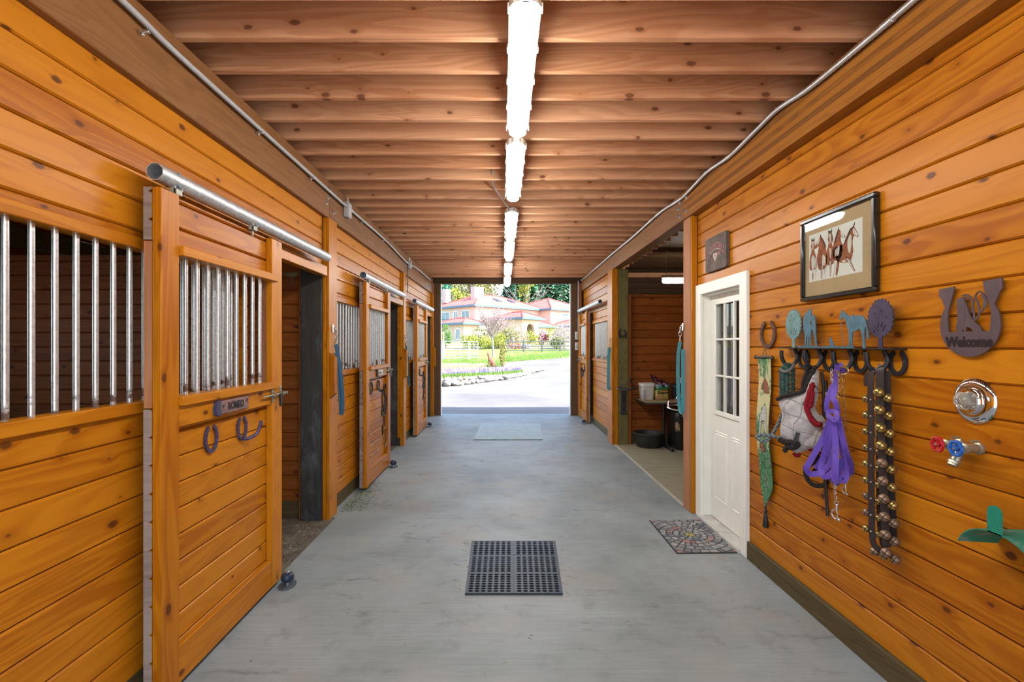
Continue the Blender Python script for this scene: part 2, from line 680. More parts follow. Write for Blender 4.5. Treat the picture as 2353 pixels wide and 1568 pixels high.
def mat_weave(name, c1, c2, sc=(900, 300), rough=.75, ax=(1, 2)):
    m, nt, bs = new_mat(name)
    g = NG(nt)
    c, xyz = g.obj()
    a = g.math('SINE', g.math('MULTIPLY', xyz[ax[0]], sc[0]))
    b = g.math('SINE', g.math('MULTIPLY', xyz[ax[1]], sc[1]))
    t = g.math('MULTIPLY_ADD', g.math('MULTIPLY', a, b), .5, .5)
    g.put(bs.inputs['Base Color'], g.mix(t, c1, c2))
    bs.inputs['Roughness'].default_value = rough
    bs.inputs['Sheen Weight'].default_value = .2
    g.bump(bs, t, .5, .001)
    return m


def mat_plaid():
    m, nt, bs = new_mat('grey_plaid_canvas')
    g = NG(nt)
    c, xyz = g.obj()
    p = g.math('ADD', xyz[1], g.math('MULTIPLY', xyz[2], .28))
    q = g.math('ADD', xyz[2], g.math('MULTIPLY', xyz[1], -.30))
    def line(v, pitch, w):
        fr = g.math('FRACT', g.math('DIVIDE', v, pitch))
        return g.math('LESS_THAN', fr, w)
    ln = g.math('MAXIMUM', line(p, .082, .05), line(q, .082, .05))
    base = g.ramp(g.noise(c, 40, 3), [(.3, (.33, .31, .30)), (.7, (.47, .45, .44))])
    g.put(bs.inputs['Base Color'], g.mix(g.math('MULTIPLY', ln, .75), base, (.09, .085, .085)))
    bs.inputs['Roughness'].default_value = .85
    g.bump(bs, g.noise(c, 14, 4), .5, .01)
    return m


STAIN_Y, STAIN_Z, STAIN_X = wood('Y'), wood('Z'), wood('X')
GREY_X, EDGE_Z = wood('X', 'grey'), wood('Z', 'edge')
GALV, BAR = mat_galv(), mat_bar()
CONC = mat_concrete()
IRON = plain('black_iron', (.022, .022, .025), .45, .3, .25, 60, .2)
RUST = plain('rusty_iron', (.12, .055, .032), .75, .2, .35, 70, .5)
BRASS = plain('old_brass', (.48, .34, .10), .33, .85, .3, 30)
CHROME = plain('chrome', (.82, .82, .84), .07, 1.0, .02)
STEEL = plain('bright_steel', (.62, .62, .64), .3, .9, .15, 40)
WHITE = plain('white_paint', (.84, .835, .76), .4, 0, .03, 8)
BLACK = plain('black_plastic', (.018, .018, .019), .42, 0, .2)
RUBBER = plain('black_rubber', (.028, .030, .034), .55, 0, .25, 30, .2)
LEATHER = plain('dark_leather', (.028, .018, .015), .5, 0, .25, 40, .15)
GLASS = mat_glass()

# ------------------------------------------------------------------ the setting
PITCH, JOINT = .1345, 1.604
WIN_LO, WIN_HI = 1.365, 2.06

def siding(mb, f, a0, a1, b0, b1, d0, d1, holes=(), pitch=PITCH, joint=JOINT, ends=None, ch=.009, gap=.003):
    """Horizontal tongue-and-groove boards with eased edges, cut around the holes (a0, a1, b0, b1)."""
    js = []
    k = math.ceil((b0 - joint) / pitch)
    while joint + k * pitch < b1 - 1e-4:
        if joint + k * pitch > b0 + 1e-4:
            js.append(joint + k * pitch)
        k += 1
    cuts = sorted(set([round(x, 4) for x in [b0, b1] + js + [h for q in holes for h in q[2:4] if b0 < h < b1]]))
    jset = set(round(x, 4) for x in js)
    rn = {}
    for lo, hi in zip(cuts, cuts[1:]):
        if hi - lo < .004:
            continue
        mid = (lo + hi) / 2
        segs = [(a0, a1)]
        for h in holes:
            if h[2] < mid < h[3]:
                nx = []
                for s in segs:
                    if h[0] > s[0]:
                        nx.append((s[0], min(s[1], h[0])))
                    if h[1] < s[1]:
                        nx.append((max(s[0], h[1]), s[1]))
                segs = [s for s in nx if s[1] - s[0] > .003]
        row = math.floor((mid - joint) / pitch)
        if row not in rn:
            rn[row] = R()
        mb.rnd = rn[row]
        cl = ch if lo in jset else 0
        cu = ch if hi in jset else 0
        gl = gap if lo in jset else 0
        for s in segs:
            prof = [(lo, d0), (hi, d0), (hi, d1 - cu)] + ([(hi - cu * .8, d1)] if cu else []) + ([(lo + gl + cl * .8, d1)] if cl else []) + ([(lo + gl, d1 - cl), (lo + gl, d1 - cl - .007), (lo, d1 - cl - .007)] if gl else [(lo, d1 - cl)])
            n = len(prof)
            vs = [(s[0], p[0], p[1]) for p in prof] + [(s[1], p[0], p[1]) for p in prof]
            fs = [[i, (i + 1) % n, n + (i + 1) % n, n + i] for i in range(n)] + [list(range(n))[::-1], [n + i for i in range(n)]]
            ms = None
            if ends is not None:
                ms = [mb.mat] * n + [ends, ends]
            mb.add(vs, fs, f, ms)

Y_BACK, Y_END = -1.9, 11.6
POSTS = [(4.646, 4.876), (8.13, 8.33), (11.49, 11.62)]

# floor: one concrete slab under the aisle, the stalls and the tack bay
mb = MB(); mb.box(-5.6, 5.6, Y_BACK - .3, Y_END + .35, -.15, 0)
struct(mb, 'floor', CONC, 'pale brushed concrete floor running the length of the aisle')
# ceiling: loft decking over the joists
mb = MB()
k = 0
y = Y_BACK - .2
while y < Y_END + .25:
    mb.rnd = R(); mb.box(-5.7, 5.7, y, y + .138, 3.385, 3.42); y += .14
mb.rnd = .5; mb.box(-5.75, 5.75, Y_BACK - .25, Y_END + .25, 3.421, 3.52)
struct(mb, 'ceiling', wood('X', 'post'), 'brown loft boards above the ceiling joists')

# left wall of stall fronts
WH = (WIN_LO - .053, WIN_HI + .047)
holesL = [(.965, 3.245, *WH), (3.28, 4.62, -1, 2.26), (4.905, 6.725, *WH), (6.76, 8.09, -1, 2.26),
          (8.355, 10.045, *WH), (10.08, 11.46, -1, 2.26)] + [(a - .03, b + .003, -1, 3) for a, b in POSTS]
mb = MB(); siding(mb, FL, Y_BACK, Y_END, .14, 2.80, -.04, 0, holesL)
struct(mb, 'wall_left', STAIN_Y, 'orange-stained plank wall of stall fronts on the left')
mb = MB()
for a, b in ((Y_BACK, 3.28), (4.88, 6.76), (8.34, 10.08)):
    mb.rnd = R(); mb.box(a, b, 0, .14, -.04, -.001, .004, FL)
struct(mb, 'baseboard_left', wood('Y', 'skirt'), 'dark board along the foot of the left stall fronts')
# right wall: tack-room wall, then a bay left open, then a stall front
mb = MB()
siding(mb, FR, Y_BACK, 4.86, .135, 2.872, -.04, 0, [(3.915, 4.755, -1, 2.115)])
struct(mb, 'wall_right', STAIN_Y, 'orange-stained plank wall on the right beside the white door')
mb = MB()
siding(mb, FR, 8.44, Y_END, .14, 2.87, -.04, .03, [(8.585, 10.325, *WH), (10.36, 11.46, -1, 2.26)])
o = struct(mb, 'wall_right', STAIN_Y, 'plank stall front at the far end on the right')
mb = MB()
for a, b in ((Y_BACK, 3.83),):
    mb.rnd = R(); mb.box(a, b, 0, .134, -.02, .025, .004, FR)
struct(mb, 'baseboard_right', wood('Y', 'skirt'), 'dark board along the foot of the right wall')
mb = MB(); mb.rnd = R(); mb.box(8.62, 10.36, 0, .14, -.04, .028, .004, FR)
struct(mb, 'baseboard_right', wood('Y', 'skirt'), 'dark board along the foot of the far right stall front')

# beams over the stall fronts, with the bolts of their splices
def bolts(parent, f, spots):
    for a, b in spots:
        m = MB()
        m.lathe([(.0, .0), (.024, .0), (.024, .004), (.013, .005), (.013, .018), (.006, .019), (.006, .034), (0, .034)], f(a, b, 0),
                Vector(f(0, 0, 1)) - Vector(f(0, 0, 0)), 6)
        m.build('bolt', STEEL, parent)
fbl = lambda a, b, d: (-1.62 + d, a, b)
fbr = lambda a, b, d: (1.79 - d, a, b)
mb = MB()
mb.rnd = .3; mb.box(Y_BACK, 4.70, 2.80, 3.15, -.14, 0, .006, fbl)
mb.rnd = .85; mb.box(4.703, Y_END, 2.80, 3.15, -.14, 0, .006, fbl)
o = struct(mb, 'ceiling_beam', wood('Y', 'beam'), 'long brown beam over the left stall fronts')
bolts(o, fbl, [(4.62, 3.06), (4.66, 2.985), (4.62, 2.93), (4.78, 3.06), (4.80, 2.885)])
mb = MB()
for i in range(8):       # glue-laminated: eight layers
    mb.rnd = (.1, .9, .35, .75, .2, .95, .3, .6)[i]
    mb.box(Y_BACK, 5.02, 2.872 + i * .03475, 2.872 + (i + 1) * .03475, -.14, 0, .001, fbr)
o1 = struct(mb, 'ceiling_beam', wood('Y', 'glulam'), 'layered beam over the right-hand wall nearest the camera')
mb = MB(); mb.rnd = .5
mb.box(5.023, Y_END, 2.872, 3.15, -.14, 0, .006, fbr)
o = struct(mb, 'ceiling_beam', wood('Y', 'beam'), 'brown beam over the open tack bay on the right')
bolts(o, fbr, [(5.12, 3.075), (5.12, 2.93), (5.17, 3.02), (8.25, 3.06), (8.25, 2.93)])
bolts(o1, fbr, [(4.93, 3.07), (4.93, 2.93)])

# posts with their trim boards
def post(name, label, boxes):
    t = thing(name, boxes[0][1], label, 'post')
    for nm, base, mat, b in boxes:
        m = MB(); m.rnd = R(); m.box(*b, .004); m.build(nm, mat, t)
    return t
ORD = ['nearest', 'middle', 'farthest']
GRIMY, PT = wood('Z', 'grimy'), wood('Z', 'pressure')
lab = ['stained wall post on the left with a dark grimy timber beside it, nearest the camera',
       'stained wall post on the left between the second and third stall doors',
       'stained wall post at the far left end beside the last stall door']
for i, (a0, a1) in enumerate(POSTS):
    z1 = 2.80
    base = (-1.7, a0, 0)
    post('stall_post', lab[i], [
        ('timber', base, GRIMY, (-1.862, -1.668, a0 - .02, a1 - .02, 0, 2.7)),
        ('trim_board', base, STAIN_Z, (-1.667, -1.634, a0, a0 + .04, 0, z1)),
        ('trim_board', base, STAIN_Z, (-1.633, -1.607, a0 + .004, a1, 0, z1)),
        ('jamb_strip', base, wood('Z', 'inner'), (-1.895, -1.863, a0 + .02, a1 - .03, 0, 2.7))])
post('wall_post', 'stained post on the right between the white door and the open bay', [
    ('timber', (1.9, 4.95, 0), STAIN_Z, (1.835, 1.98, 4.90, 5.05, 0, 2.87)),
    ('trim_board', (1.9, 4.95, 0), EDGE_Z, (1.805, 1.834, 4.885, 5.07, 0, 2.87)),
    ('jamb_strip', (1.9, 4.95, 0), STAIN_Z, (1.810, 1.868, 4.862, 4.884, 0, 2.87))])
post('wall_post', 'greenish treated post at the far side of the open bay', [
    ('timber', (1.9, 8.3, 0), PT, (1.865, 2.035, 8.235, 8.42, 0, 2.87)),
    ('trim_board', (1.9, 8.3, 0), STAIN_Z, (1.80, 1.8645, 8.225, 8.262, 0, 2.87)),
    ('trim_board', (1.9, 8.3, 0), STAIN_Z, (1.770, 1.799, 8.235, 8.60, 0, 2.87)),
    ('jamb_strip', (1.9, 8.3, 0), wood('Z', 'inner'), (2.037, 2.09, 8.26, 8.40, 0, 2.45))])
post('end_post', 'dark brown post on the left side of the barn entrance', [
    ('timber', (-1.53, 11.7, 0), wood('Z', 'post'), (-1.60, -1.46, 11.65, 11.83, 0, 3.05)),
    ('trim_board', (-1.53, 11.7, 0), EDGE_Z, (-1.70, -1.601, 11.63, 11.70, 0, 3.05)),
    ('edge_board', (-1.53, 11.7, 0), WHITE, (-1.4595, -1.448, 11.72, 11.83, 0, 3.05))])
post('end_post', 'dark brown post on the right side of the barn entrance', [
    ('timber', (1.63, 11.7, 0), wood('Z', 'post'), (1.56, 1.71, 11.65, 11.83, 0, 3.05)),
    ('trim_board', (1.63, 11.7, 0), EDGE_Z, (1.711, 1.80, 11.63, 11.70, 0, 3.05)),
    ('edge_board', (1.63, 11.7, 0), WHITE, (1.546, 1.5595, 11.72, 11.83, 0, 3.05))])

# end wall with the entrance, back wall behind the camera, outer walls and the partitions between stalls
mb = MB()
for x0, x1, z0, z1 in ((-5.6, -1.62, 0, 3.385), (1.73, 5.6, 0, 3.385), (-1.62, 1.73, 3.05, 3.385)):
    siding(mb, lambda a, b, d: (a, 11.76 - d, b), x0, x1, z0, z1, -.06, .06)
struct(mb, 'wall_far', wood('X', 'dark'), 'plank end wall around the barn entrance')
mb = MB()
for x0, x1, z0, z1 in ((-5.6, -1.72, 0, 3.385), (1.93, 5.6, 0, 3.385)):
    siding(mb, lambda a, b, d: (a, Y_BACK - .06 + d, b), x0, x1, z0, z1, -.06, .06)
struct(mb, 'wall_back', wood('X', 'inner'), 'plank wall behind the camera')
mb = MB()
siding(mb, lambda a, b, d: (-5.55 + d, a, b), Y_BACK, 11.7, 0, 3.385, -.05, .05, [(6.5, 6.98, 2.93, 2.975), (1.4, 3.4, 1.1, 2.3), (5.6, 7.2, 1.1, 2.3), (9.2, 10.6, 1.1, 2.3)])
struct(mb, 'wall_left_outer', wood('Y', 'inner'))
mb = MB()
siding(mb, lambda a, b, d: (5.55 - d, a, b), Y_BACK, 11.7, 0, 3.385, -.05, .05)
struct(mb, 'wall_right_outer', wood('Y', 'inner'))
for nm, x0, x1, yy, lb in (('left', -5.5, -1.90, 4.78, 'dark plank partition at the end of the nearest stall'),
                           ('left', -5.5, -1.90, 8.26, 'plank partition between the second and third stalls'),
                           ('left', -5.5, -1.72, .45, 'plank partition beside the camera'),
                           ('right', 2.09, 5.5, 8.42, 'reddish plank partition at the back of the open bay'),
                           ('right', 2.0, 5.5, 5.0, 'plank partition between the tack room and the open bay')):
    mb = MB(); top = 2.435 if yy != 5.0 else 3.38
    siding(mb, lambda a, b, d: (a, yy - d, b), x0, x1, .16, top, -.04, .04)
    mb.rnd = .2; mb.mat = 1; mb.box(x0, x1, yy - .045, yy + .04, 0, .159)
    mb.mat = 0; mb.box(x0, x1, yy - .05, yy + .05, top, top + .03)
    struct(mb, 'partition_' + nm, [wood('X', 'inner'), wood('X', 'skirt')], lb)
mb = MB(); mb.rnd = .4; mb.box(-5.45, -5.3, .6, 11.6, 2.72, 2.92)
struct(mb, 'wall_plate', wood('Y', 'pressure'), 'rough beam high on the outer wall behind the stall bars')
mb = MB(); mb.rnd = .4; mb.box(2.1, 5.45, 11.52, 11.69, 3.18, 3.28)
struct(mb, 'wall_plate', wood('X', 'joist'), 'wood plate high at the back of the open bay')

# joists
ords = ['first', 'second', 'third', 'fourth', 'fifth', 'sixth', 'seventh', 'eighth', 'ninth', 'tenth', 'eleventh', 'twelfth', 'thirteenth', 'fourteenth',
        'fifteenth', 'sixteenth', 'seventeenth', 'eighteenth', 'nineteenth', 'twentieth', 'twenty-first', 'twenty-second', 'twenty-third', 'twenty-fourth',
        'twenty-fifth', 'twenty-sixth', 'twenty-seventh', 'twenty-eighth', 'twenty-ninth', 'thirtieth', 'thirty-first']
JM = wood('X', 'joist')
for k in range(-14, 30):
    y0 = 2.515 + .3048 * k
    mb = MB(); mb.rnd = R()
    dz = U(-.003, .003)
    mb.box(-2.3, 2.45, y0, y0 + .038, 3.151 + max(0, dz), 3.384, .003)
    mb.rnd = R()
    if k >= 0:
        o = mb.build('ceiling_joist', JM)
        tag(o, 'rough brown ceiling joist, %s one counting from the camera' % ords[k], 'joist', 'ceiling joists')
    elif k > -8:
        o = mb.build('ceiling_joist', JM)
        tag(o, 'rough brown ceiling joist overhead, behind the first ones in view', 'joist', 'ceiling joists overhead')

# white door with nine lights
mb = MB(); mb.box(3.83, 3.945, 0, 2.19, 0, .03, .004, FR)
fr_ = struct(mb, 'door_1', WHITE, 'white-painted half-glazed door in the right wall')
d1 = fr_
for nm, b in (('casing', (4.725, 4.84, 0, 2.19, 0, .03)), ('casing', (3.9451, 4.7249, 2.095, 2.19, 0, .029)),
              ('jamb', (4.735, 4.755, 0, 2.10, -.13, -.001)), ('jamb', (3.915, 3.935, 0, 2.10, -.13, -.001)), ('jamb', (3.936, 4.734, 2.08, 2.10, -.13, -.001)),
              ('threshold', (3.92, 4.75, .0, .03, -.14, .05))):
    m = MB(); m.box(*b, .003, FR)
    m.build(nm, WHITE if nm != 'threshold' else plain('worn_sill', (.50, .49, .44), .5, 0, .2, 9), d1)
m = MB()
lx0, lx1, lz0, lz1 = 4.055, 4.615, 1.02, 2.0
for b in ((3.937, lx0, .035, 2.078), (lx1, 4.733, .035, 2.078), (lx0, lx1, .035, lz0), (lx0, lx1, lz1, 2.078)):
    m.box(b[0], b[1], b[2], b[3], -.115, -.075, 0, FR)
for (a, b) in ((4.02, 4.29), (4.38, 4.65)):       # raised panels
    for (q0, q1, q2, q3, dd) in ((a, b, .22, .84, .010), (a + .03, b - .03, .25, .81, .004)):
        pass
    fr = [(a, .22), (b, .22), (b, .84), (a, .84)]
    inn = [(a + .028, .248), (b - .028, .248), (b - .028, .812), (a + .028, .812)]
    m.add([(p[0], p[1], -.075) for p in fr] + [(p[0], p[1], -.068) for p in [(a + .008, .228), (b - .008, .228), (b - .008, .832), (a + .008, .832)]] +
          [(p[0], p[1], -.0755) for p in [(a + .02, .24), (b - .02, .24), (b - .02, .82), (a + .02, .82)]] + [(p[0], p[1], -.069) for p in inn],
          [[i, (i + 1) % 4, 4 + (i + 1) % 4, 4 + i] for i in range(4)] + [[4 + i, 4 + (i + 1) % 4, 8 + (i + 1) % 4, 8 + i] for i in range(4)] +
          [[8 + i, 8 + (i + 1) % 4, 12 + (i + 1) % 4, 12 + i] for i in range(4)] + [[12, 13, 14, 15]], FR)
leaf = m.build('leaf', WHITE, d1)
m = MB()
for b in ((lx0 - .03, lx0 + .012, lz0 - .03, lz1 + .03), (lx1 - .012, lx1 + .03, lz0 - .03, lz1 + .03), (lx0, lx1, lz0 - .03, lz0 + .012), (lx0, lx1, lz1 - .012, lz1 + .03)):
    m.box(*b, -.08, -.06, .005, FR)
for i in (1, 2):
    q = lx0 + (lx1 - lx0) * i / 3
    m.box(q - .009, q + .009, lz0, lz1, -.085, -.062, .003, FR)
    q = lz0 + (lz1 - lz0) * i / 3
    m.box(lx0, lx1, q - .009, q + .009, -.085, -.062, .003, FR)
m.build('muntin_frame', WHITE, leaf)
m = MB(); m.box(lx0, lx1, lz0, lz1, -.097, -.092, 0, FR)
m.build('pane', GLASS, leaf)
m = MB(); m.lathe([(0, 0), (.03, 0), (.03, .006), (.012, .008), (.012, .03), (.027, .04), (.027, .058), (.012, .066), (0, .066)], FR(3.985, .95, -.075), (-1, 0, 0), 18)
m.build('doorknob', BRASS, leaf)
# the tack room behind the white door: a plain lining so the panes have a room to show
mb = MB()
mb.box(3.2, 3.24, Y_BACK, 4.9, 0, 3.38)
struct(mb, 'wall_tack_room', wood('Y', 'inner'))

# ------------------------------------------------------------------ stall fronts: bar grilles, sliding doors, tracks
def bar_grille(f, y0, y1, label, dshift=0.0, first=None, step=.0942):
    t = thing('bar_grille', f(y0, WIN_LO, 0), label, 'window bars', 'stall window bars')
    k = first if first is not None else y0 + .05
    while k < y1 - .02:
        m = MB(); m.tube([f(k, WIN_LO - .02, -.02 + dshift), f(k, WIN_HI + .02, -.02 + dshift)], .0108, 12)
        m.build('bar', BAR, t); k += step
    m = MB(); m.rnd = R(); m.box(y0 - .05, y1 + .02, WIN_HI - .005, WIN_HI + .046, -.06 + dshift, .022 + dshift, .004, f); m.build('header', STAIN_Y, t)
    m = MB(); m.rnd = R(); m.box(y0 - .05, y1 + .02, WIN_LO - .052, WIN_LO, -.06 + dshift, .024 + dshift, .004, f); m.build('sill', STAIN_Y, t)
    return t

bar_grille(FL, 1.02, 3.22, 'galvanised bars in the stall front nearest the camera, left of the open first door', 0, 1.042, .0943)
bar_grille(FL, 4.96, 6.70, 'rust-footed bars in the left stall front between the first and second doors')
bar_grille(FL, 8.41, 10.02, 'bars in the left stall front between the second and third doors')
bar_grille(FR, 8.64, 10.30, 'bars in the far right stall front past the open bay', .03)

def latch(parent, f, a, b, d):
    """Barrel bolt with a hanging tongue, its keeper, and screws."""
    t = MB()
    t.tube([f(a - .19, b, d + .018), f(a + .14, b + .0, d + .018)], .0055, 8)
    t.tube([f(a + .135, b, d + .018), f(a + .145, b, d + .018)], .012, 8)
    L = t.build('latch', plain('worn_latch', (.30, .28, .22), .45, .6, .3, 60), parent)
    for q in (-.03, .085):
        m = MB(); m.box(a + q - .014, a + q + .014, b - .05, b + .05, d, d + .006, .002, f)
        m.tube([f(a + q, b - .014, d + .004), f(a + q, b - .012, d + .026), f(a + q, b + .012, d + .026), f(a + q, b + .014, d + .004)], .005, 6)
        for z in (-.038, .038):
            m.ball(f(a + q, b + z, d + .007), .006, 8, 4)
        m.build('keeper', plain('worn_latch', (.3, .28, .22)), L)
    m = MB(); m.prism([(a + .02, b), (a + .045, b + .004), (a + .05, b - .05), (a + .04, b - .085), (a + .027, b - .08), (a + .02, b - .04)], d + .022, d + .034, f)
    m.build('tongue', IRON, L)

def stall_door(f, y0, wid, label, xcorr=0.0):
    """Sliding plank door with a barred upper half. d: boards .06-.10, frame .10-.14."""
    f0 = f
    f = lambda a, b, d: f0(a, b, d + xcorr)
    t = thing('stall_door', f(y0, 0, .06), label, 'stall door', 'sliding stall doors')
    y1 = y0 + wid
    zt, zb = 2.325, .03
    sl, sr = .128, .15
    # lower boards and upper boards; their sawn ends show on the door's edge
    m = MB(); siding(m, f, y0, y1, zb + .002, 1.335, .062, .10, pitch=.1255, joint=.205, ends=1)
    m.build('lower_boards', [STAIN_Y, GREY_X], t)
    m = MB(); siding(m, f, y0, y1, 2.09, zt, .062, .10, pitch=.1255, joint=2.178, ends=1, gap=.006)
    m.build('upper_boards', [STAIN_Y, GREY_X], t)
    for a, b, e in ((y0, y0 + sl, 0), (y1 - sr, y1, 1)):
        m = MB(); m.rnd = R(); m.box(a, b, zb, zt, .1003, .14, .003, f); m.build('stile', STAIN_Z, t)
        m = MB(); m.rnd = R(); m.box(a + (.002 if not e else .02), b - (.02 if not e else .002), 1.34, 2.085, .062, .0995, 0, f); m.build('stile_backing', EDGE_Z, t)
    m = MB(); m.rnd = R(); m.box(y0 + sl, y1 - sr, zb, .205, .1003, .137, .003, f); m.build('bottom_rail', STAIN_Y, t)
    m = MB(); m.rnd = R(); m.box(y0 + sl, y1 - sr, 1.235, 1.334, .1003, .137, .003, f); m.build('middle_rail', STAIN_Y, t)
    m = MB(); m.rnd = R(); m.box(y0 + sl, y1 - .10, 2.042, 2.088, .085, .16, .003, f); m.build('header', STAIN_Y, t)
    m = MB(); m.rnd = R(); m.box(y0 + sl, y1 - .10, 1.336, 1.38, .06, .16, .003, f); m.build('sill', STAIN_Y, t)
    k = 0
    a = y0 + .237
    while a < y1 - sr - .01:
        m = MB(); m.tube([f(a, 1.375, .10), f(a, 2.05, .10)], .0108, 12); m.build('bar', BAR, t); a += .0945
    latch(t, f, y1 - .12, 1.295, .141)
    return t

doors = []
for y0, w, lb in ((2.24, 1.225, 'sliding plank stall door nearest the camera, with the ROMEO plate'),
                  (5.60, 1.19, 'second sliding stall door on the left, with a bridle hanging on it'),
                  (8.90, 1.19, 'last sliding stall door on the left, next to the entrance post')):
    doors.append(stall_door(FL, y0, w, lb))
doors.append(stall_door(FR, 10.42, 1.06, 'sliding stall door on the right, at the far end', .02))

def door_track(f, a0, a1, b, label, hang, brk, d=.115):
    t = thing('door_track', f(a0, b, 0), label, 'door track', 'sliding door tracks')
    n = 8
    m = MB()
    out, inn = [], []
    pr = [(.041 * cos(2 * pi * (k + .5) / n), .041 * sin(2 * pi * (k + .5) / n)) for k in range(n)]
    vs, fs = [], []
    for a in (a0, a1):
        for s in (1, .9):
            vs += [(a, b + q[1] * s, d + q[0] * s) for q in pr]
    for k in range(n):
        j = (k + 1) % n
        fs += [[k, j, 2 * n + j, 2 * n + k], [n + j, n + k, 3 * n + k, 3 * n + j], [j, k, n + k, n + j], [2 * n + k, 2 * n + j, 3 * n + j, 3 * n + k]]
    m.add(vs, fs, f)
    m.build('rail', GALV, t, ang=60)
    m = MB(); m.box(a0 + .12, a0 + .13, b - .033, b + .033, d - .033, d + .033, 0, f); m.build('end_plug', plain('blue_plug', (.10, .16, .22), .5, .3), t)
    for a in brk:
        m = MB(); m.box(a - .03, a + .03, b + .035, b + .075, .002, .008, .001, f); m.box(a - .03, a + .03, b + .036, b + .044, .002, d, .001, f)
        m.ball(f(a - .014, b + .06, .009), .006, 8, 4); m.ball(f(a + .014, b + .06, .009), .006, 8, 4)
        m.build('bracket', STEEL, t)
    for a in hang:
        m = MB(); m.box(a - .03, a + .03, b - .067, b - .041, .13, .138, .001, f); m.box(a - .03, a - .022, b - .067, b - .03, .11, .138, .001, f); m.box(a + .022, a + .03, b - .067, b - .03, .11, .138, .001, f)
        m.tube([f(a, b - .1, .12), f(a, b - .03, .12)], .006, 6)
        m.build('hanger', plain('dull_zinc', (.34, .34, .29), .55, .5, .2, 40), t)
    return t

door_track(FL, 2.235, 4.42, 2.392, 'galvanised pipe track over the nearest stall door', (2.37, 3.10), (2.62, 3.2, 3.7, 4.15))
door_track(FL, 5.55, 7.80, 2.392, 'galvanised pipe track over the second stall door on the left', (5.74, 6.6), (6.0, 6.6, 7.1, 7.5))
door_track(FL, 8.75, 11.0, 2.392, 'galvanised pipe track over the last stall door on the left', (9.04, 9.9), (9.3, 9.9, 10.4))
door_track(FR, 8.98, 11.55, 2.40, 'galvanised pipe track over the far right stall door', (10.55, 11.3), (9.5, 10.1, 10.8), .15)

# header boards over the openings
for f, a0, a1, s in ((FL, 3.30, 4.63, 0), (FL, 6.79, 8.12, 0), (FL, 10.1, 11.47, 0), (FR, 11.38, 11.47, .03)):
    mb = MB(); mb.rnd = R(); mb.box(a0, a1, 2.255, 2.345, s + .001, s + .045, .004, f)
    struct(mb, 'trim_%d' % (1 + [3.30, 6.79, 10.1, 11.38].index(a0)), STAIN_Y)

# floor rollers that hold the doors in
def roller(x, y, label):
    t = thing('door_roller', (x, y, 0), label, 'roller', 'floor rollers of the stall doors')
    m = MB(); m.prism(circle(.075, 18, 0, 0, .055), 0, .008, lambda a, b, d: (x + a, y + b, d)); m.build('base_plate', plain('blue_grey_steel', (.12, .15, .17), .5, .5), t)
    m = MB(); m.tube([(x, y, .007), (x, y, .05)], .012, 10); m.build('stem', STEEL, t)
    m = MB(); m.lathe([(.0, .03), (.03, .032), (.041, .045), (.043, .062), (.038, .08), (.022, .09), (0, .092)], (x, y, 0), n=18); m.build('wheel', plain('dark_blue_rubber', (.015, .03, .055), .4), t)
    m = MB(); m.ball((x, y, .094), (.016, .016, .008), 10, 5); m.build('cap', STEEL, t)
roller(-1.455, 3.40, 'blue-black roller on the floor at the corner of the nearest stall door')
roller(-1.465, 6.72, 'black roller on the floor at the corner of the second stall door')
roller(-1.465, 10.02, 'black roller on the floor at the corner of the last left stall door')
roller(1.655, 10.40, 'black roller on the floor at the foot of the far right stall door')

# wooden stop blocks with slanted ends on the posts
def stop_block(f, a, b, d, label, L=.50, w=.085, t=.045):
    m = MB(); m.rnd = R()
    poly = [(b - L / 2, d), (b - L / 2 + t, d + t), (b + L / 2 - t, d + t), (b + L / 2, d)]
    n = 4
    m.add([(a, p[0], p[1]) for p in poly] + [(a + w, p[0], p[1]) for p in poly], [[i, (i + 1) % n, n + (i + 1) % n, n + i] for i in range(n)] + [[0, 1, 2, 3], [7, 6, 5, 4]], f)
    tag(m.build('stop_block', wood('Z', 'stain'), smooth=False), label, 'wooden block', 'stop blocks on the posts')
stop_block(FL, 4.66, 1.34, .055, 'wooden block with slanted ends on the nearest left post, behind the blue strap', .42)
stop_block(FL, 8.145, 1.33, .055, 'wooden block with slanted ends on the second left post')
stop_block(FL, 11.50, 1.35, .055, 'wooden block with slanted ends on the far left post by the entrance')
stop_block(FR, 11.50, 1.35, .075, 'wooden block with slanted ends on the far right post by the entrance')

# ---- what hangs on the doors
def shoe_poly(w, h, t, n=22, open_=.62):
    """Outline of a horseshoe, open end up."""
    out, inn = [], []
    for i in range(n + 1):
        g = -pi * 1.5 + (i / n) * 2 * pi
        g = pi / 2 + (1 - open_) * 1.2 + (i / n) * (2 * pi - 2 * (1 - open_) * 1.2)
        out.append((cos(g) * w / 2, sin(g) * h / 2))
        inn.append((cos(g) * (w / 2 - t), sin(g) * (h / 2 - t * .9)))
    return out + inn[::-1]

def horseshoe(name, f, mat, label, w=.13, h=.14, t=.022, group=None, dep=.01, arm=None):
    m = MB(); m.prism(shoe_poly(w, h, t), 0, dep, f)
    if arm:                                  # a second half shoe welded on as a hook
        q = [f(*p) for p in spline(arm, 8)]
        m.tube(q, .0105, 8)
    for sg in (-1, 1):
            for z in (-.3, 0, .3):
                m.box(sg * (w / 2 - t * .55) * (1 - .3 * abs(z)) - .003, sg * (w / 2 - t * .55) * (1 - .3 * abs(z)) + .003, z * h * .6 - .004, z * h * .6 + .004, dep, dep + .003, 0, f)
    o = m.build(name, mat)
    return tag(o, label, 'horseshoe', group)
PURPLE_IRON = plain('purple_iron', (.085, .058, .12), .5, .4, .45, 50, .3)
horseshoe('horseshoe', onL(2.683, 1.125, -1.558), PURPLE_IRON, 'purple-grey horseshoe under the ROMEO plate, the lower left of two', .125, .155, .021)
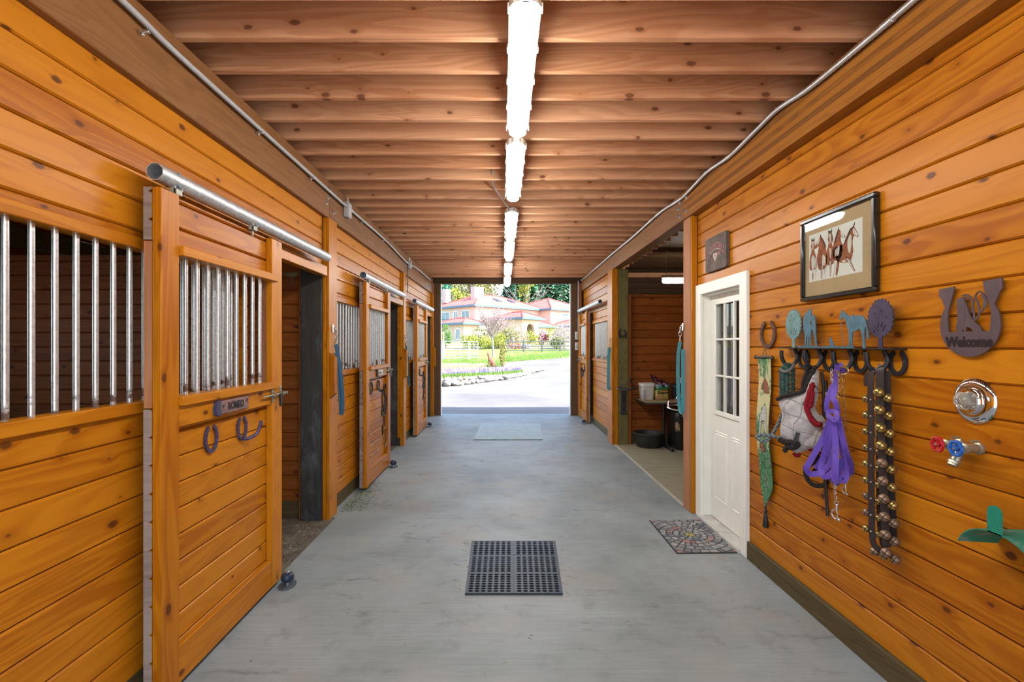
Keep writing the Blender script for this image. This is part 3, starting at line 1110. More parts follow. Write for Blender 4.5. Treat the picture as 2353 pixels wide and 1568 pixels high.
horseshoe('horseshoe', onL(3.0, 1.13, -1.558), PURPLE_IRON, 'purple-grey horseshoe hook under the ROMEO plate, with a third upturned arm', .115, .15, .02,
          arm=[(.0, -.065, .008), (.03, -.068, .03), (.062, -.04, .065), (.072, .03, .085)])

def plate(f, w, h, txt, label, size):
    t = thing('name_plate', f(0, 0, 0), label, 'name plate')
    m = MB(); m.box(-w / 2, w / 2, -h / 2, h / 2, 0, .016, .004, f); m.build('board', plain('plum_board', (.19, .105, .092), .6, 0, .35, 12), t)
    m = MB(); m.prism([(-w / 2 - .012, -h / 2 + .004), (-w / 2 + .022, -h / 2 - .008), (-w / 2 + .028, -.01), (-w / 2 + .016, .006), (-w / 2 + .028, h / 2 + .006), (-w / 2 - .004, h / 2 + .004), (-w / 2 - .02, 0)], -.0, .021, f)
    m.build('horse_head', plain('blue_purple', (.045, .038, .085), .6, 0, .3, 30), t)
    m = MB(); text_into(m, txt, size, lambda a, b, d: f(a + .02, b, d + .0162), .0015, 0, .0022, .85)
    m.build('lettering', plain('ink', (.012, .01, .012), .6), t, smooth=False)
    return t
def heart(s):
    return [(s * .062 * 16 * sin(q) ** 3, s * .062 * (13 * cos(q) - 5 * cos(2 * q) - 2 * cos(3 * q) - cos(4 * q))) for q in [2 * pi * i / 28 for i in range(28)]]
fp = onL(2.825, 1.285, -1.5225)
t = plate(fp, .325, .072, 'ROMEO', 'plum-coloured name plate lettered ROMEO on the nearest stall door', .056)
for x, y, s in ((-.112, .008, .010), (.138, .014, .012)):
    m = MB(); h = heart(s); m.prism([(x + p[0], y + p[1]) for p in h], .0162, .0178, fp, holes=[[(x + p[0] * .68, y + p[1] * .68) for p in h]]); m.build('heart', plain('ink', (.012, .01, .012)), t)
fp = onL(6.18, 1.285, -1.5225)
t = thing('name_plate', fp(0, 0, 0), 'small pale name plate on the second stall door on the left', 'name plate')
m = MB(); m.box(-.10, .14, -.033, .033, 0, .014, .003, fp); m.build('board', plain('pale_board', (.55, .50, .40), .6, 0, .2, 15), t)
m = MB(); m.box(-.14, -.095, -.045, .045, .0, .02, .006, fp); m.build('end_block', plain('dark_block', (.04, .028, .025), .6), t)
for q in (-.045, -.015, .015, .045):
    m = MB(); m.box(q - .009, q + .009, -.014, .014, .0142, .0152, 0, fp); m.build('lettering', plain('ink', (.012, .01, .012)), t)

# bridles on horseshoe hooks
def wall_hook(f, label, group=None):
    m = MB(); m.prism(shoe_poly(.13, .13, .02), 0, .010, f)
    for s in (-.045, .045):
        m.tube([f(*p) for p in spline([(s, -.05, .01), (s, -.075, .04), (s * 1.1, -.05, .075), (s * 1.1, .01, .085)], 6)], .009, 8)
    return tag(m.build('horseshoe_hook', IRON), label, 'hook', group)
def bridle(f, label, s=1.0, mat=None):
    t = thing('bridle', f(0, 0, 0), label, 'bridle')
    def st(nm, pts, r=.009, mt=None, n=6):
        m = MB(); m.tube([f(p[0] * s, p[1] * s, p[2]) for p in spline(pts, 7)], r, 8); m.build(nm, mt or LEATHER, t)
    st('headstall', [(-.03, 0, .05), (-.05, -.14, .05), (-.02, -.28, .06), (.03, -.14, .065), (.0, 0, .06)], .011)
    st('headstall', [(.0, -.02, .06), (.08, -.10, .07), (.11, -.22, .06), (.14, -.34, .05)], .009)
    st('noseband', [(-.06, -.22, .05), (-.07, -.30, .05), (0, -.33, .07), (.05, -.27, .07), (.03, -.2, .06)], .010)
    st('cheek_strap', [(.0, -.30, .06), (.0, -.40, .06), (-.03, -.47, .05), (-.01, -.56, .05)], .012)
    st('rein', [(.02, -.50, .06), (.10, -.49, .06), (.18, -.56, .05), (.20, -.68, .05), (.10, -.74, .05), (.03, -.66, .06), (0, -.55, .06)], .007, plain('tan_leather', (.20, .12, .06), .6))
    for q in ((-.01, -.56), (.13, -.47), (.0, -.33)):
        m = MB(); m.tube([f(q[0] * s + .02 * cos(g), q[1] * s + .02 * sin(g), .06) for g in [2 * pi * i / 14 for i in range(14)]], .004, 6, True); m.build('ring', BRASS, t)
fh = onL(5.98, 1.14, -1.558)
horseshoe('horseshoe', onL(5.93, 1.12, -1.558), IRON, 'black horseshoe on the second left stall door, left of the bridle hook', .13, .16, .02)
wall_hook(onL(6.27, 1.13, -1.558), 'black horseshoe hook on the second left stall door')
bridle(onL(6.27, 1.075, -1.545), 'dark leather bridle hanging on the second left stall door', 1.0)
wall_hook(onL(9.35, 1.13, -1.558), 'black horseshoe hook on the last left stall door')
bridle(onL(9.42, 1.08, -1.545), 'dark bridle with a looped rein on the last left stall door', .85)
wall_hook(onR(10.85, 1.13, 1.75), 'black horseshoe hook on the far right stall door')
t = thing('halter', FR(10.85, 1.08, .16), 'black rope halter looped on the far right stall door', 'halter')
for s_ in (0, .05):
    m = MB(); m.tube([FR(10.85 + .09 * cos(g) + s_, 1.04 + (.08 + s_) * sin(g), .17 + s_ * .3) for g in [2 * pi * i / 20 for i in range(20)]], .009, 8, True); m.build('loop', LEATHER, t)

# cross-tie straps: eye bolt, chain of rings and a snap, then the webbing
def cross_tie(f, label, mat, path, w=.032, group='cross-tie straps', face=None):
    t = thing('cross_tie', f(*path[0]), label, 'strap', group)
    p0 = Vector(path[0])
    m = MB(); m.box(p0.x - .02, p0.x + .02, p0.y + .11, p0.y + .19, p0.z - .03, p0.z - .024, .002, f)
    m.tube([f(p0.x + .017 * cos(g), p0.y + .15 + .017 * sin(g), p0.z - .01) for g in [2 * pi * i / 12 for i in range(12)]], .004, 6, True)
    m.build('eye_plate', STEEL, t)
    for i in range(3):
        m = MB()
        cy = p0.y + .12 - i * .042
        if i % 2:
            m.tube([f(p0.x, cy + .027 * sin(g), p0.z + .014 * cos(g)) for g in [2 * pi * i_ / 12 for i_ in range(12)]], .0042, 6, True)
        else:
            m.tube([f(p0.x + .016 * cos(g), cy + .027 * sin(g), p0.z) for g in [2 * pi * i_ / 12 for i_ in range(12)]], .0045, 6, True)
        m.build('chain_link', STEEL, t)
    m = MB(); m.lathe([(0, 0), (.012, .002), (.012, .02), (.006, .03), (0, .03)], f(p0.x, p0.y + .0, p0.z), (0, 0, 1), 8); m.build('snap', plain('aged_brass', (.35, .25, .09), .4, .8), t)
    m = MB(); pts = spline(path, 10); nn = [Vector(f(0, 0, 1)) - Vector(f(0, 0, 0)) if face is None else Vector(face)] * len(pts)
    m.band([f(*p) for p in pts], w, .007, nn); m.build('webbing', mat, t)
BLUE_WEB = mat_weave('blue_webbing', (.012, .065, .13), (.022, .11, .20), (1500, 1200), .7)
TEAL_WEB = mat_weave('teal_webbing', (.02, .16, .20), (.05, .27, .30), (1500, 1200), .7)
GREEN_WEB = mat_weave('dark_green_webbing', (.015, .07, .08), (.03, .11, .11), (1500, 1200), .7)
cross_tie(FL, 'blue webbing strap hanging from a chain on the nearest left post', BLUE_WEB, [(4.74, 1.63, .085), (4.765, 1.52, .10), (4.795, 1.30, .12), (4.835, 1.10, .12), (4.85, .985, .112), (4.845, .975, .10), (4.825, 1.1, .10), (4.785, 1.3, .10), (4.75, 1.55, .085)], .034, face=(.75, -.65, 0))
cross_tie(FL, 'dark green strap hanging from a chain on the second left post', GREEN_WEB, [(8.2, 1.62, .07), (8.22, 1.5, .09), (8.26, 1.38, .10), (8.3, 1.22, .09), (8.34, 1.0, .085), (8.42, .94, .08), (8.5, 1.02, .07), (8.48, 1.2, .06)], .026, face=(.5, -.85, 0))
cross_tie(FR, 'long teal strap hanging from a chain on the post left of the white door', TEAL_WEB, [(5.06, 1.655, .10), (5.075, 1.5, .115), (5.06, 1.2, .12), (5.03, 1.0, .115), (4.985, .955, .11), (4.965, 1.02, .105), (4.98, 1.3, .10), (4.99, 1.58, .095)], .034, face=(-.5, -.85, 0))
cross_tie(FR, 'short teal strap hanging on the trim beside the far right stall bars', TEAL_WEB, [(8.34, 1.58, .12), (8.36, 1.4, .13), (8.38, 1.1, .13), (8.40, .90, .125), (8.36, .93, .12)], .05, face=(-.6, -.8, 0))

# ------------------------------------------------------------------ tube lights, conduits, boxes
HOUSING = plain('cream_housing', (.62, .60, .53), .45, 0, .04, 10)
DIFFUSER = emission('lit_diffuser', (1.0, .98, .95), LAMP)
def plan(w, L, c):
    return [(-w / 2, c), (-w / 2 + c * .4, c * .25), (-w / 2 + c, 0), (w / 2 - c, 0), (w / 2 - c * .4, c * .25), (w / 2, c),
            (w / 2, L - c), (w / 2 - c * .4, L - c * .25), (w / 2 - c, L), (-w / 2 + c, L), (-w / 2 + c * .4, L - c * .25), (-w / 2, L - c)]
def strip_light(x, y, z, L, label, cable=None, tilt=0):
    t = thing('strip_light', (x, y, z + .16), label, 'light fixture', 'strip lights down the aisle')
    f = lambda a, b, d: (x + a, y + b, z + d + tilt * b)
    m = MB(); m.prism(plan(.138, L, .045), .062, .105, f); m.prism(plan(.09, L - .1, .03), .105, .13, lambda a, b, d: f(a, b + .05, d)); m.build('housing', HOUSING, t)
    m = MB()
    A, B, C = plan(.118, L - .02, .04), plan(.108, L - .03, .038), plan(.07, L - .08, .03)
    n = len(A)
    m.add([(p[0], p[1] + .01, .0625) for p in A] + [(p[0], p[1] + .015, .018) for p in B] + [(p[0], p[1] + .04, .0) for p in C],
          [[i, (i + 1) % n, n + (i + 1) % n, n + i] for i in range(n)] + [[n + i, n + (i + 1) % n, 2 * n + (i + 1) % n, 2 * n + i] for i in range(n)] + [list(range(n)), [2 * n + i for i in range(n)]], f)
    m.build('diffuser', DIFFUSER, t)
    for k in range(5):
        for s in (-1, 1):
            m = MB(); q = .05 + (L - .1) * k / 4
            m.box(s * .072 - .004, s * .072 + .004, q - .01, q + .01, .045, .085, .002, f); m.build('clip', HOUSING, t)
    m = MB(); m.prism(circle(.03, 12, 0, 0), .062, .10, lambda a, b, d: (x + a, y - .015 + b * .8, z + d)); m.build('end_bracket', HOUSING, t)
    for q in (.25, L - .25):
        m = MB(); m.box(x - .012, x + .012, y + q - .012, y + q + .012, z + .125 + tilt * q, 3.149, .002); m.build('hanger', STEEL, t)
    if cable:
        m = MB(); m.tube(spline(cable, 8), .006, 8); m.build('cable', plain('grey_cable', (.20, .20, .19), .5), t)
ends = [(2.09, 1.27), (3.57, 1.27), (5.40, 1.27), (6.95, 1.27), (8.78, 1.27), (10.32, 1.2)]
labs = ['long strip light hanging nearest the camera, first of the row', 'second strip light of the row from the camera', 'third strip light of the row from the camera, with a curved cable',
        'fourth strip light of the row from the camera', 'fifth strip light of the row from the camera', 'last strip light of the row, by the barn entrance']
for i, (y, L) in enumerate(ends):
    z = 2.985 if i < 5 else 2.955
    cb = [(.09, y, z + .1), (.09, y - .05, z + .13), (.075, y - .16, z + .13), (.088, y - .22, z + .09)]
    if i == 2:
        cb = [(.09, y + .03, z + .12), (.05, y - .06, z + .10), (-.03, y - .3, z + .14), (-.10, y - .62, z + .16), (-.105, y - .8, z + .24)]
    if i in (3, 4, 5):
        cb = None
    strip_light(.092 - .002 * i, y, z, L, labs[i], cb)
for y in (.5, -1.15):  # two unseen lamps, added overhead for their light
    strip_light(.092, y, 2.985, 1.27, 'added unseen strip light overhead, before the first one in view')

PVC = plain('grey_conduit', (.40, .41, .42), .5, 0, .08, 30)
t = thing('conduit', (-1.6, Y_BACK, 3.03), 'straight grey conduit along the left beam', 'conduit')
rat = [(-2.6, .92), (1.2, .92), (2.1, .905), (2.5, .893), (3.6, .888), (4.5, .886), (5.1, .885), (6.8, .89), (8.1, .86), (8.5, .86), (9.4, .89), (11.0, .89)]
m = MB(); m.tube(spline([(-1.592, y, 1.62 + r * 1.592) for y, r in rat], 6), .0135, 10); m.build('pipe', PVC, t)
for y in (2.24, 3.3, 4.2, 5.7, 6.7, 7.6, 9.4, 10.3):
    m = MB(); m.box(-1.617, -1.57, y - .008, y + .008, 3.005, 3.018, .002); m.ball((-1.6, y, 3.0), .008, 8, 5); m.build('strap', STEEL, t)
m = MB(); m.tube([(-1.592, 5.24, 3.03), (-1.592, 5.30, 3.03)], .019, 10); m.build('coupling', PVC, t)
rat = [(-2.6, .86), (1.9, .862), (2.32, .860), (2.9, .862), (3.25, .882), (3.55, .872), (3.95, .858), (4.4, .872), (5.0, .848), (5.7, .870), (6.85, .86), (8.2, .862), (11.0, .852), (11.5, .86)]
t = thing('conduit', (1.765, Y_BACK, 3.12), 'ribbed flexible steel conduit along the right beam', 'conduit')
sp = spline([(1.768, y, 1.62 + r * 1.725) for y, r in rat], 40)
pts, last = [], None
rr = []
for i, p in enumerate(sp):
    pts.append(p); rr.append(.0135 if len(rr) % 2 else .0165)
m = MB()
# ribs every 9 mm where they can be told apart
fine, acc, rr = [], 0, []
for a, b in zip(sp, sp[1:]):
    n = max(1, int((b - a).length / .0085)) if a.y < 6 else 1
    for k in range(n):
        fine.append(a.lerp(b, k / n)); rr.append(.0165 if len(rr) % 2 else .0135)
m.tube(fine, rr, 10)
m.build('pipe', plain('conduit_steel', (.58, .58, .57), .38, .75, .1, 30), t, ang=80)
for y, z in ((3.25, 3.145), (4.4, 3.13), (5.7, 3.13), (6.85, 3.11), (8.2, 3.12), (9.6, 3.11)):
    m = MB(); m.box(1.75, 1.789, y - .008, y + .008, z - .008, z + .008, .002); m.build('strap', STEEL, t)

def junction(x, y, z, s, label):
    t = thing('junction_box', (x, y, z), label, 'electrical box')
    m = MB(); m.box(x, x + .05, y - s / 2, y + s / 2, z - s * .7, z + s * .7, .006); m.build('box', PVC, t)
    m = MB(); m.box(x + .0505, x + .056, y - s * .42, y + s * .42, z - s * .6, z + s * .6, .003); m.build('cover', plain('cover_grey', (.48, .49, .49), .5), t)
    m = MB(); m.tube([(x + .025, y, z + s * .7), (x + .025, y, z + s * .7 + .05)], .012, 8); m.build('nipple', STEEL, t)
    return t
junction(-1.62, 5.16, 3.0, .11, 'grey junction box on the left beam past the first post')
t = junction(-1.62, 8.56, 2.99, .10, 'grey junction box on the left beam above the second post, trailing wires')
for q in (0, .03):
    m = MB(); m.tube(spline([(-1.60, 8.48 - q, 2.98), (-1.59, 8.40 - q, 2.99), (-1.585, 8.36 - q, 2.90), (-1.585, 8.36 - q, 2.6 - q * 4)], 8), .006, 6); m.build('wire', BLACK, t)
for z, lb in ((1.84, 'upper grey switch box on the right entrance post'), (1.60, 'lower grey switch box on the right entrance post')):
    t = thing('switch_box', (1.68, 11.6, z), lb, 'switch box')
    m = MB(); m.box(1.65, 1.72, 11.57, 11.649, z - .09, z + .09, .008); m.build('box', plain('pale_box', (.62, .62, .60), .5), t)
    m = MB(); m.box(1.665, 1.705, 11.56, 11.5695, z - .05, z + .05, .003); m.build('cover', PVC, t)
m = MB(); m.tube(spline([(1.72, 11.60, 3.1), (1.72, 11.60, 2.2), (1.715, 11.60, 1.95)], 6), .014, 8)
tag(m.build('riser_conduit', PVC), 'grey conduit running down the right entrance post', 'conduit')

# ------------------------------------------------------------------ mats on the floor
def quad_map(c00, c10, c11, c01):
    def f(a, b, d):
        p = [(1 - a) * (1 - b) * c00[i] + a * (1 - b) * c10[i] + a * b * c11[i] + (1 - a) * b * c01[i] for i in (0, 1)]
        return (p[0], p[1], d)
    return f
q = quad_map((-.250, 3.27), (.385, 3.27), (.427, 4.145), (-.262, 4.145))
t = thing('drainage_mat', (.08, 3.7, 0), 'blue-black rubber drainage mat full of holes on the aisle floor', 'mat')
MATR = plain('mat_rubber', (.026, .036, .050), .5, 0, .3, 12, .1)
m = MB(); m.box(.002, .998, .002, .998, .001, .003, 0, q); m.build('hole_shade', plain('hole_shade_black', (.008, .009, .010), .8), t)  # added black sheet: shade inside the holes put in as colour
for i in range(2):
    for j in range(3):
        m = MB()
        x0, x1, y0, y1 = i / 2 + .001, (i + 1) / 2 - .001, j / 3 + .001, (j + 1) / 3 - .001
        hs = []
        for a in range(7):
            for b in range(8):
                cx, cy = x0 + .022 + (x1 - x0 - .044) * (a + .5) / 7, y0 + .012 + (y1 - y0 - .024) * (b + .5) / 8
                hs.append([(cx + .0255 * cos(g), cy + .0150 * sin(g)) for g in [2 * pi * k / 10 for k in range(10)]])
        m.prism([(x0, y0), (x1, y0), (x1, y1), (x0, y1)], .004, .015, q, hs)
        m.build('section', MATR, t)
q = quad_map((1.344, 3.915), (1.826, 3.93), (1.826, 4.675), (1.344, 4.655))
t = thing('doormat', (1.58, 4.3, 0), 'black doormat with a round mosaic of grey and pink cobbles before the white door', 'doormat')
m = MB(); m.box(0, 1, 0, 1, .001, .007, 0, q); m.build('base', RUBBER, t)
m = MB()
W_, H_ = .482, .745
fw = lambda x, y, d: q(.5 + x / W_, .5 + y / H_, d)
rings = [0, .045, .09, .14, .195, .255, .32, .39, .45, .52]
def clampp(p):
    return (max(-W_ / 2 + .008, min(W_ / 2 - .008, p[0])), max(-H_ / 2 + .008, min(H_ / 2 - .008, p[1])))
for k, (r0, r1) in enumerate(zip(rings, rings[1:])):
    n = max(5, int(2 * pi * (r0 + r1) / 2 / (.05 + .015 * (k > 4))))
    o = R() * 6
    cuts = [o + 2 * pi * (i + U(-.18, .18)) / n for i in range(n)]
    for i in range(n):
        g0, g1 = cuts[i], cuts[(i + 1) % n] + (2 * pi if i == n - 1 else 0)
        e = .0052
        ps = []
        for r, seq in ((r0 + e, (0, .5, 1)), (r1 - e, (1, .5, 0))):
            for s in seq:
                de = min(.4, e / max(r, .01))
                g = g0 + de + (g1 - g0 - 2 * de) * s
                ps.append((r * cos(g), r * sin(g) * 1.0))
        ps = [clampp(p) for p in ps]
        ar = abs(sum(ps[a][0] * ps[(a + 1) % 6][1] - ps[(a + 1) % 6][0] * ps[a][1] for a in range(6)) / 2)
        if ar < 6e-5:
            continue
        m.rnd = U(0, .55)
        if k in (3, 7) and R() < .3: m.rnd = U(.62, .78)
        if k == 0: m.rnd = .9
        m.prism(ps, .0072, .0105, fw)
m.build('cobbles', mat_byrnd('cobble_print', [(0, (.14, .145, .16)), (.55, (.36, .35, .33)), (.62, (.33, .16, .13)), (.8, (.40, .24, .21)), (.9, (.40, .36, .12))], .85), t, smooth=False)
m = MB(); m.prism([(-.52, 8.63), (.665, 8.63), (.755, 10.38), (-.455, 10.38)], .001, .016)
tag(m.build('aisle_mat', mat_noise('worn_grey_rubber', [(.3, (.26, .325, .335)), (.7, (.36, .43, .44))], 6, 5, .55, .15, .003)), 'plain pale blue-grey mat on the aisle floor near the entrance', 'mat')
for a0, a1, lb in ((.5, 4.72, 'brown-grey rubber mat flooring the nearest stall, seen past its door'), (4.9, 8.2, 'rubber mat flooring the second stall')):
    m = MB(); m.box(-5.4, -1.575 if a0 < 1 else -1.71, a0, a1, .001, .012, .003)
    tag(m.build('stall_mat', mat_noise('stall_rubber', [(.3, (.065, .048, .036)), (.55, (.13, .105, .078)), (.75, (.19, .16, .12))], 7, 6, .8, .5, .006)), lb, 'mat')
# hay wisps swept against the stall fronts
m = MB()
for i in range(1500):
    if i < 850:
        k = R()
        y = 4.9 + 1.05 * k ** 1.1; x = -1.60 + abs(random.gauss(0, .16)) * (1.15 - k * .6)
    elif i < 1120:
        y = U(3.5, 4.65); x = U(-1.85, -1.58)
    elif i < 1250:
        y = U(8.4, 10.8); x = -1.55 + abs(random.gauss(0, .25))
    elif i < 1330:
        y = U(3.2, 4.25); x = random.choice((-.3, .44)) + random.gauss(0, .025)
    else:
        y = U(2.2, 9); x = U(-1.4, 1.6)
        if R() < .55: continue
    L, g = U(.012, .05), U(0, pi)
    m.rnd = U(0, .6) if i < 850 else U(.3, 1)
    z = .013 if x < -1.575 else .001
    dx, dy = cos(g) * L, sin(g) * L
    w = .0011
    m.add([(x - dy / L * w, y + dx / L * w, z), (x + dy / L * w, y - dx / L * w, z), (x + dx + dy / L * w, y + dy - dx / L * w, z + U(.001, .008)), (x + dx - dy / L * w, y + dy + dx / L * w, z + .003)],
          [(0, 1, 2, 3)])
tag(m.build('hay_debris', mat_leaf('hay', [(0, (.045, .10, .04)), (.4, (.13, .17, .08)), (.7, (.40, .34, .18)), (1, (.55, .50, .36))], 0), smooth=False, recalc=False), 'green and straw-coloured hay wisps scattered on the floor', 'hay', kind='stuff')
# bird's nest straw on the partition ledge of the nearest stall
m = MB()
for i in range(70):
    x, z = random.gauss(-1.985, .03), 2.285 + random.gauss(0, .008)
    m.tube([(x - U(.02, .06), 4.735, z), (x + U(.02, .06), 4.73, z + U(-.015, .015))], .0012, 4)
for i in range(6):
    x = U(-2.0, -1.96); m.tube([(x, 4.733, 2.28), (x + U(-.02, .02), 4.73, 2.28 - U(.05, .13))], .001, 4)
tag(m.build('straw_tuft', plain('straw', (.30, .27, .14), .9)), 'tuft of straw caught on the dark partition inside the nearest stall', 'straw', kind='stuff')

# ------------------------------------------------------------------ on the right wall
# framed print of five horses
fp = onR(2.815, 2.137)
t = thing('framed_print', fp(0, 0, 0), 'black-framed watercolour of five brown horses on the right wall', 'picture')
W, H = .63, .497
m = MB()
for b in ((-W / 2, W / 2, H / 2 - .026, H / 2), (-W / 2, W / 2, -H / 2, -H / 2 + .026), (-W / 2, -W / 2 + .026, -H / 2 + .0262, H / 2 - .0262), (W / 2 - .026, W / 2, -H / 2 + .0262, H / 2 - .0262)):
    m.box(*b, .002, .034, .006, fp)
m.build('frame', plain('black_lacquer', (.014, .014, .012), .22, 0, .1), t)
m = MB(); m.box(-W / 2 + .024, W / 2 - .024, -H / 2 + .024, H / 2 - .024, .004, .014, 0, fp)
m.build('mount', plain('tan_mount', (.47, .32, .17), .85, 0, .03, 6), t)
m = MB(); pw, ph, ox, oy = .455, .283, -.022, .006
m.box(ox - pw / 2, ox + pw / 2, oy - ph / 2, oy + ph / 2, .0142, .0152, 0, fp)
pr = m.build('print', plain('watercolour_paper', (.76, .72, .64), .85, 0, .03, 12), t)
# each horse: outline patches in the print's own coordinates (0..1)
HB = plain('paint_chestnut', (.34, .10, .04), .85, 0, .5, 40); HD = plain('paint_dark', (.045, .025, .022), .85, 0, .3, 50)
HP = plain('paint_pale', (.66, .58, .50), .85, 0, .12, 40)
def paint(mat, dd, polys):
    m = MB()
    for p in polys:
        q = spline([(x, y, 0) for x, y in p], 3, True)
        m.prism([(v.x, v.y) for v in q], .0152, .0152 + dd, lambda a, b, d: fp(ox + (a - .5) * pw, oy + (b - .5) * ph, d))
    m.build('painted_horses', mat, pr, smooth=False)
# five horses, left to right; body patches first, chestnut over them, then manes and ears
def hshape(cx, top, sc, flip, kind):
    """Head, neck and chest outline facing left (flip = -1) or right (1), or frontal (0)."""
    if kind == 'front':
        P = [(-.035, .0), (-.03, .10), (-.045, .2), (-.03, .3), (-.04, .42), (-.06, .55), (-.075, .75), (-.06, 1.0), (.06, 1.0), (.075, .75), (.06, .55), (.035, .42), (.03, .3), (.045, .2), (.03, .1), (.035, 0), (.012, .05), (-.012, .05)]
    else:
        P = [(.0, .0), (.03, .06), (.075, .18), (.115, .27), (.10, .31), (.06, .29), (.03, .26), (.04, .40), (.06, .55), (.055, .75), (.02, .95), (-.08, .95), (-.12, .75), (-.11, .5), (-.08, .28), (-.045, .1), (-.02, .04)]
    return [(cx + (flip or 1) * x * sc, top - y * sc * .62) for x, y in P]
paint(HB, .0003, [hshape(.085, .88, 1.0, 1, 'front'), hshape(.24, .90, 1.15, -1, 'side'), hshape(.435, .93, 1.05, 1, 'front'), hshape(.60, .92, 1.0, 1, 'side'),
                  [(.52, .56), (.60, .60), (.70, .62), (.78, .76), (.85, .88), (.89, .82), (.935, .70), (.915, .66), (.86, .70), (.84, .58), (.85, .40), (.80, .25), (.70, .24), (.60, .28), (.53, .38)],
                  [(.73, .32), (.78, .30), (.88, .06), (.85, .06)], [(.57, .34), (.61, .30), (.57, .04), (.54, .06)], [(.25, .32), (.29, .32), (.28, .05), (.255, .05)], [(.07, .32), (.1, .32), (.09, .06), (.075, .06)], [(.42, .34), (.46, .34), (.45, .06), (.43, .06)]])
paint(HP, .0005, [[(.07, .86), (.10, .86), (.097, .72), (.085, .66), (.075, .72)], [(.05, .50), (.085, .56), (.12, .50), (.11, .30), (.085, .16), (.06, .30)], [(.13, .50), (.15, .42), (.14, .28), (.125, .30)],
                  [(.175, .78), (.215, .86), (.225, .83), (.20, .76), (.185, .72)], [(.29, .52), (.34, .44), (.33, .30), (.30, .28), (.275, .36)], [(.265, .30), (.285, .30), (.278, .06), (.262, .06)],
                  [(.42, .90), (.45, .90), (.445, .74), (.432, .68), (.424, .76)], [(.42, .60), (.45, .58), (.455, .46), (.435, .40)], [(.425, .32), (.45, .32), (.445, .08), (.432, .08)],
                  [(.635, .88), (.70, .76), (.695, .73), (.65, .76), (.63, .82)], [(.57, .56), (.61, .60), (.60, .44), (.57, .42)],
                  [(.85, .85), (.885, .80), (.93, .70), (.915, .67), (.87, .72), (.845, .78)], [(.75, .62), (.79, .74), (.82, .72), (.82, .54), (.795, .40), (.765, .44)], [(.53, .52), (.56, .56), (.555, .42), (.535, .42)], [(.74, .30), (.775, .29), (.865, .08), (.855, .07)], [(.66, .30), (.72, .29), (.71, .25), (.66, .26)]])
paint(HD, .0008, [[(.052, .88), (.058, .935), (.07, .90), (.085, .89), (.10, .90), (.112, .935), (.118, .88), (.10, .86), (.07, .86)], [(.235, .90), (.245, .95), (.258, .90), (.30, .82), (.345, .70), (.35, .64), (.31, .72), (.27, .82)],
                  [(.40, .93), (.405, .985), (.42, .95), (.45, .95), (.465, .985), (.47, .92), (.45, .90), (.42, .90)], [(.46, .90), (.48, .84), (.492, .70), (.478, .72), (.465, .82)],
                  [(.60, .93), (.605, .975), (.585, .93), (.55, .82), (.52, .68), (.53, .66), (.565, .78), (.59, .87)],
                  [(.845, .88), (.875, .96), (.87, .88), (.83, .84), (.77, .74), (.705, .60), (.70, .64), (.75, .76), (.80, .86)], [(.92, .68), (.938, .69), (.928, .655)], [(.186, .735), (.2, .74), (.193, .71)], [(.70, .73), (.715, .735), (.71, .715)], [(.85, .80), (.862, .805), (.857, .79)], [(.24, .80), (.25, .80), (.245, .785)]])
m = MB()
for x0, y0, x1, y1 in ((.06, .3, .08, .02), (.13, .28, .14, .05), (.17, .5, .16, .2), (.27, .34, .25, .05), (.31, .3, .32, .12), (.36, .3, .33, .04), (.44, .3, .43, .08), (.52, .3, .5, .02), (.6, .26, .56, .06), (.76, .3, .88, .04), (.80, .36, .83, .14)):
    m.tube([fp(ox + (x - .5) * pw, oy + (y - .5) * ph, .0156) for x, y in ((x0, y0), ((x0 + x1) / 2 + .008, (y0 + y1) / 2), (x1, y1))], .0007, 4)
m.build('painted_lines', HD, pr)
m = MB(); m.box(-W / 2 + .02, W / 2 - .02, -H / 2 + .02, H / 2 - .02, .0215, .0235, 0, fp); m.build('glass', GLASS, t)

# slate-like plaque
fp = onR(4.385, 2.425)
t = thing('plaque', fp(0, 0, 0), 'grey-brown plaque lettered COWGIRLS above the white door', 'plaque')
def rrect(w, h, r, n=5):
    o = []
    for cx, cy, g0 in ((w / 2 - r, h / 2 - r, 0), (-w / 2 + r, h / 2 - r, pi / 2), (-w / 2 + r, -h / 2 + r, pi), (w / 2 - r, -h / 2 + r, 1.5 * pi)):
        o += [(cx + r * cos(g0 + pi / 2 * i / n), cy + r * sin(g0 + pi / 2 * i / n)) for i in range(n + 1)]
    return o
m = MB(); m.prism(rrect(.43, .30, .03), .004, .03, fp); m.build('board', mat_noise('weathered_plaque', [(.35, (.085, .065, .055)), (.65, (.16, .125, .105))], 9, 5, .7, .3, .002), t)
PINK = plain('faded_pink', (.33, .12, .13), .7); CREAM = plain('faded_cream', (.55, .45, .38), .7)
m = MB(); text_into(m, 'COWGIRLS', .088, lambda a, b, d: fp(a, b + .055, d + .0302), .001, .26, .0008, .86); m.build('lettering', PINK, t, smooth=False)
m = MB(); h = heart(.042); m.prism([(p[0] - .005, p[1] - .03) for p in h], .0302, .0315, fp); m.build('heart', CREAM, t, smooth=False)
m = MB(); h = heart(.026); m.prism([(p[0] + .075, p[1] - .02) for p in h], .0302, .0312, fp); h = heart(.014); m.prism([(p[0] - .005, p[1] - .028) for p in h], .0316, .0322, fp); m.build('heart', PINK, t, smooth=False)
m = MB(); m.tube([fp(-.11 + .22 * i / 12, .008 + .024 * sin(pi * i / 12), .0308) for i in range(13)], .003, 6); m.build('flourish', CREAM, t)
m = MB()
for a, z, w in ((-.12, -.05, .05), (-.09, -.075, .06), (.0, -.085, .10), (.02, -.105, .08)):
    m.tube([fp(a + w * i / 6, z + .006 * sin(i * 2.1), .0306) for i in range(7)], .002, 5)
m.build('scrollwork', PINK, t)

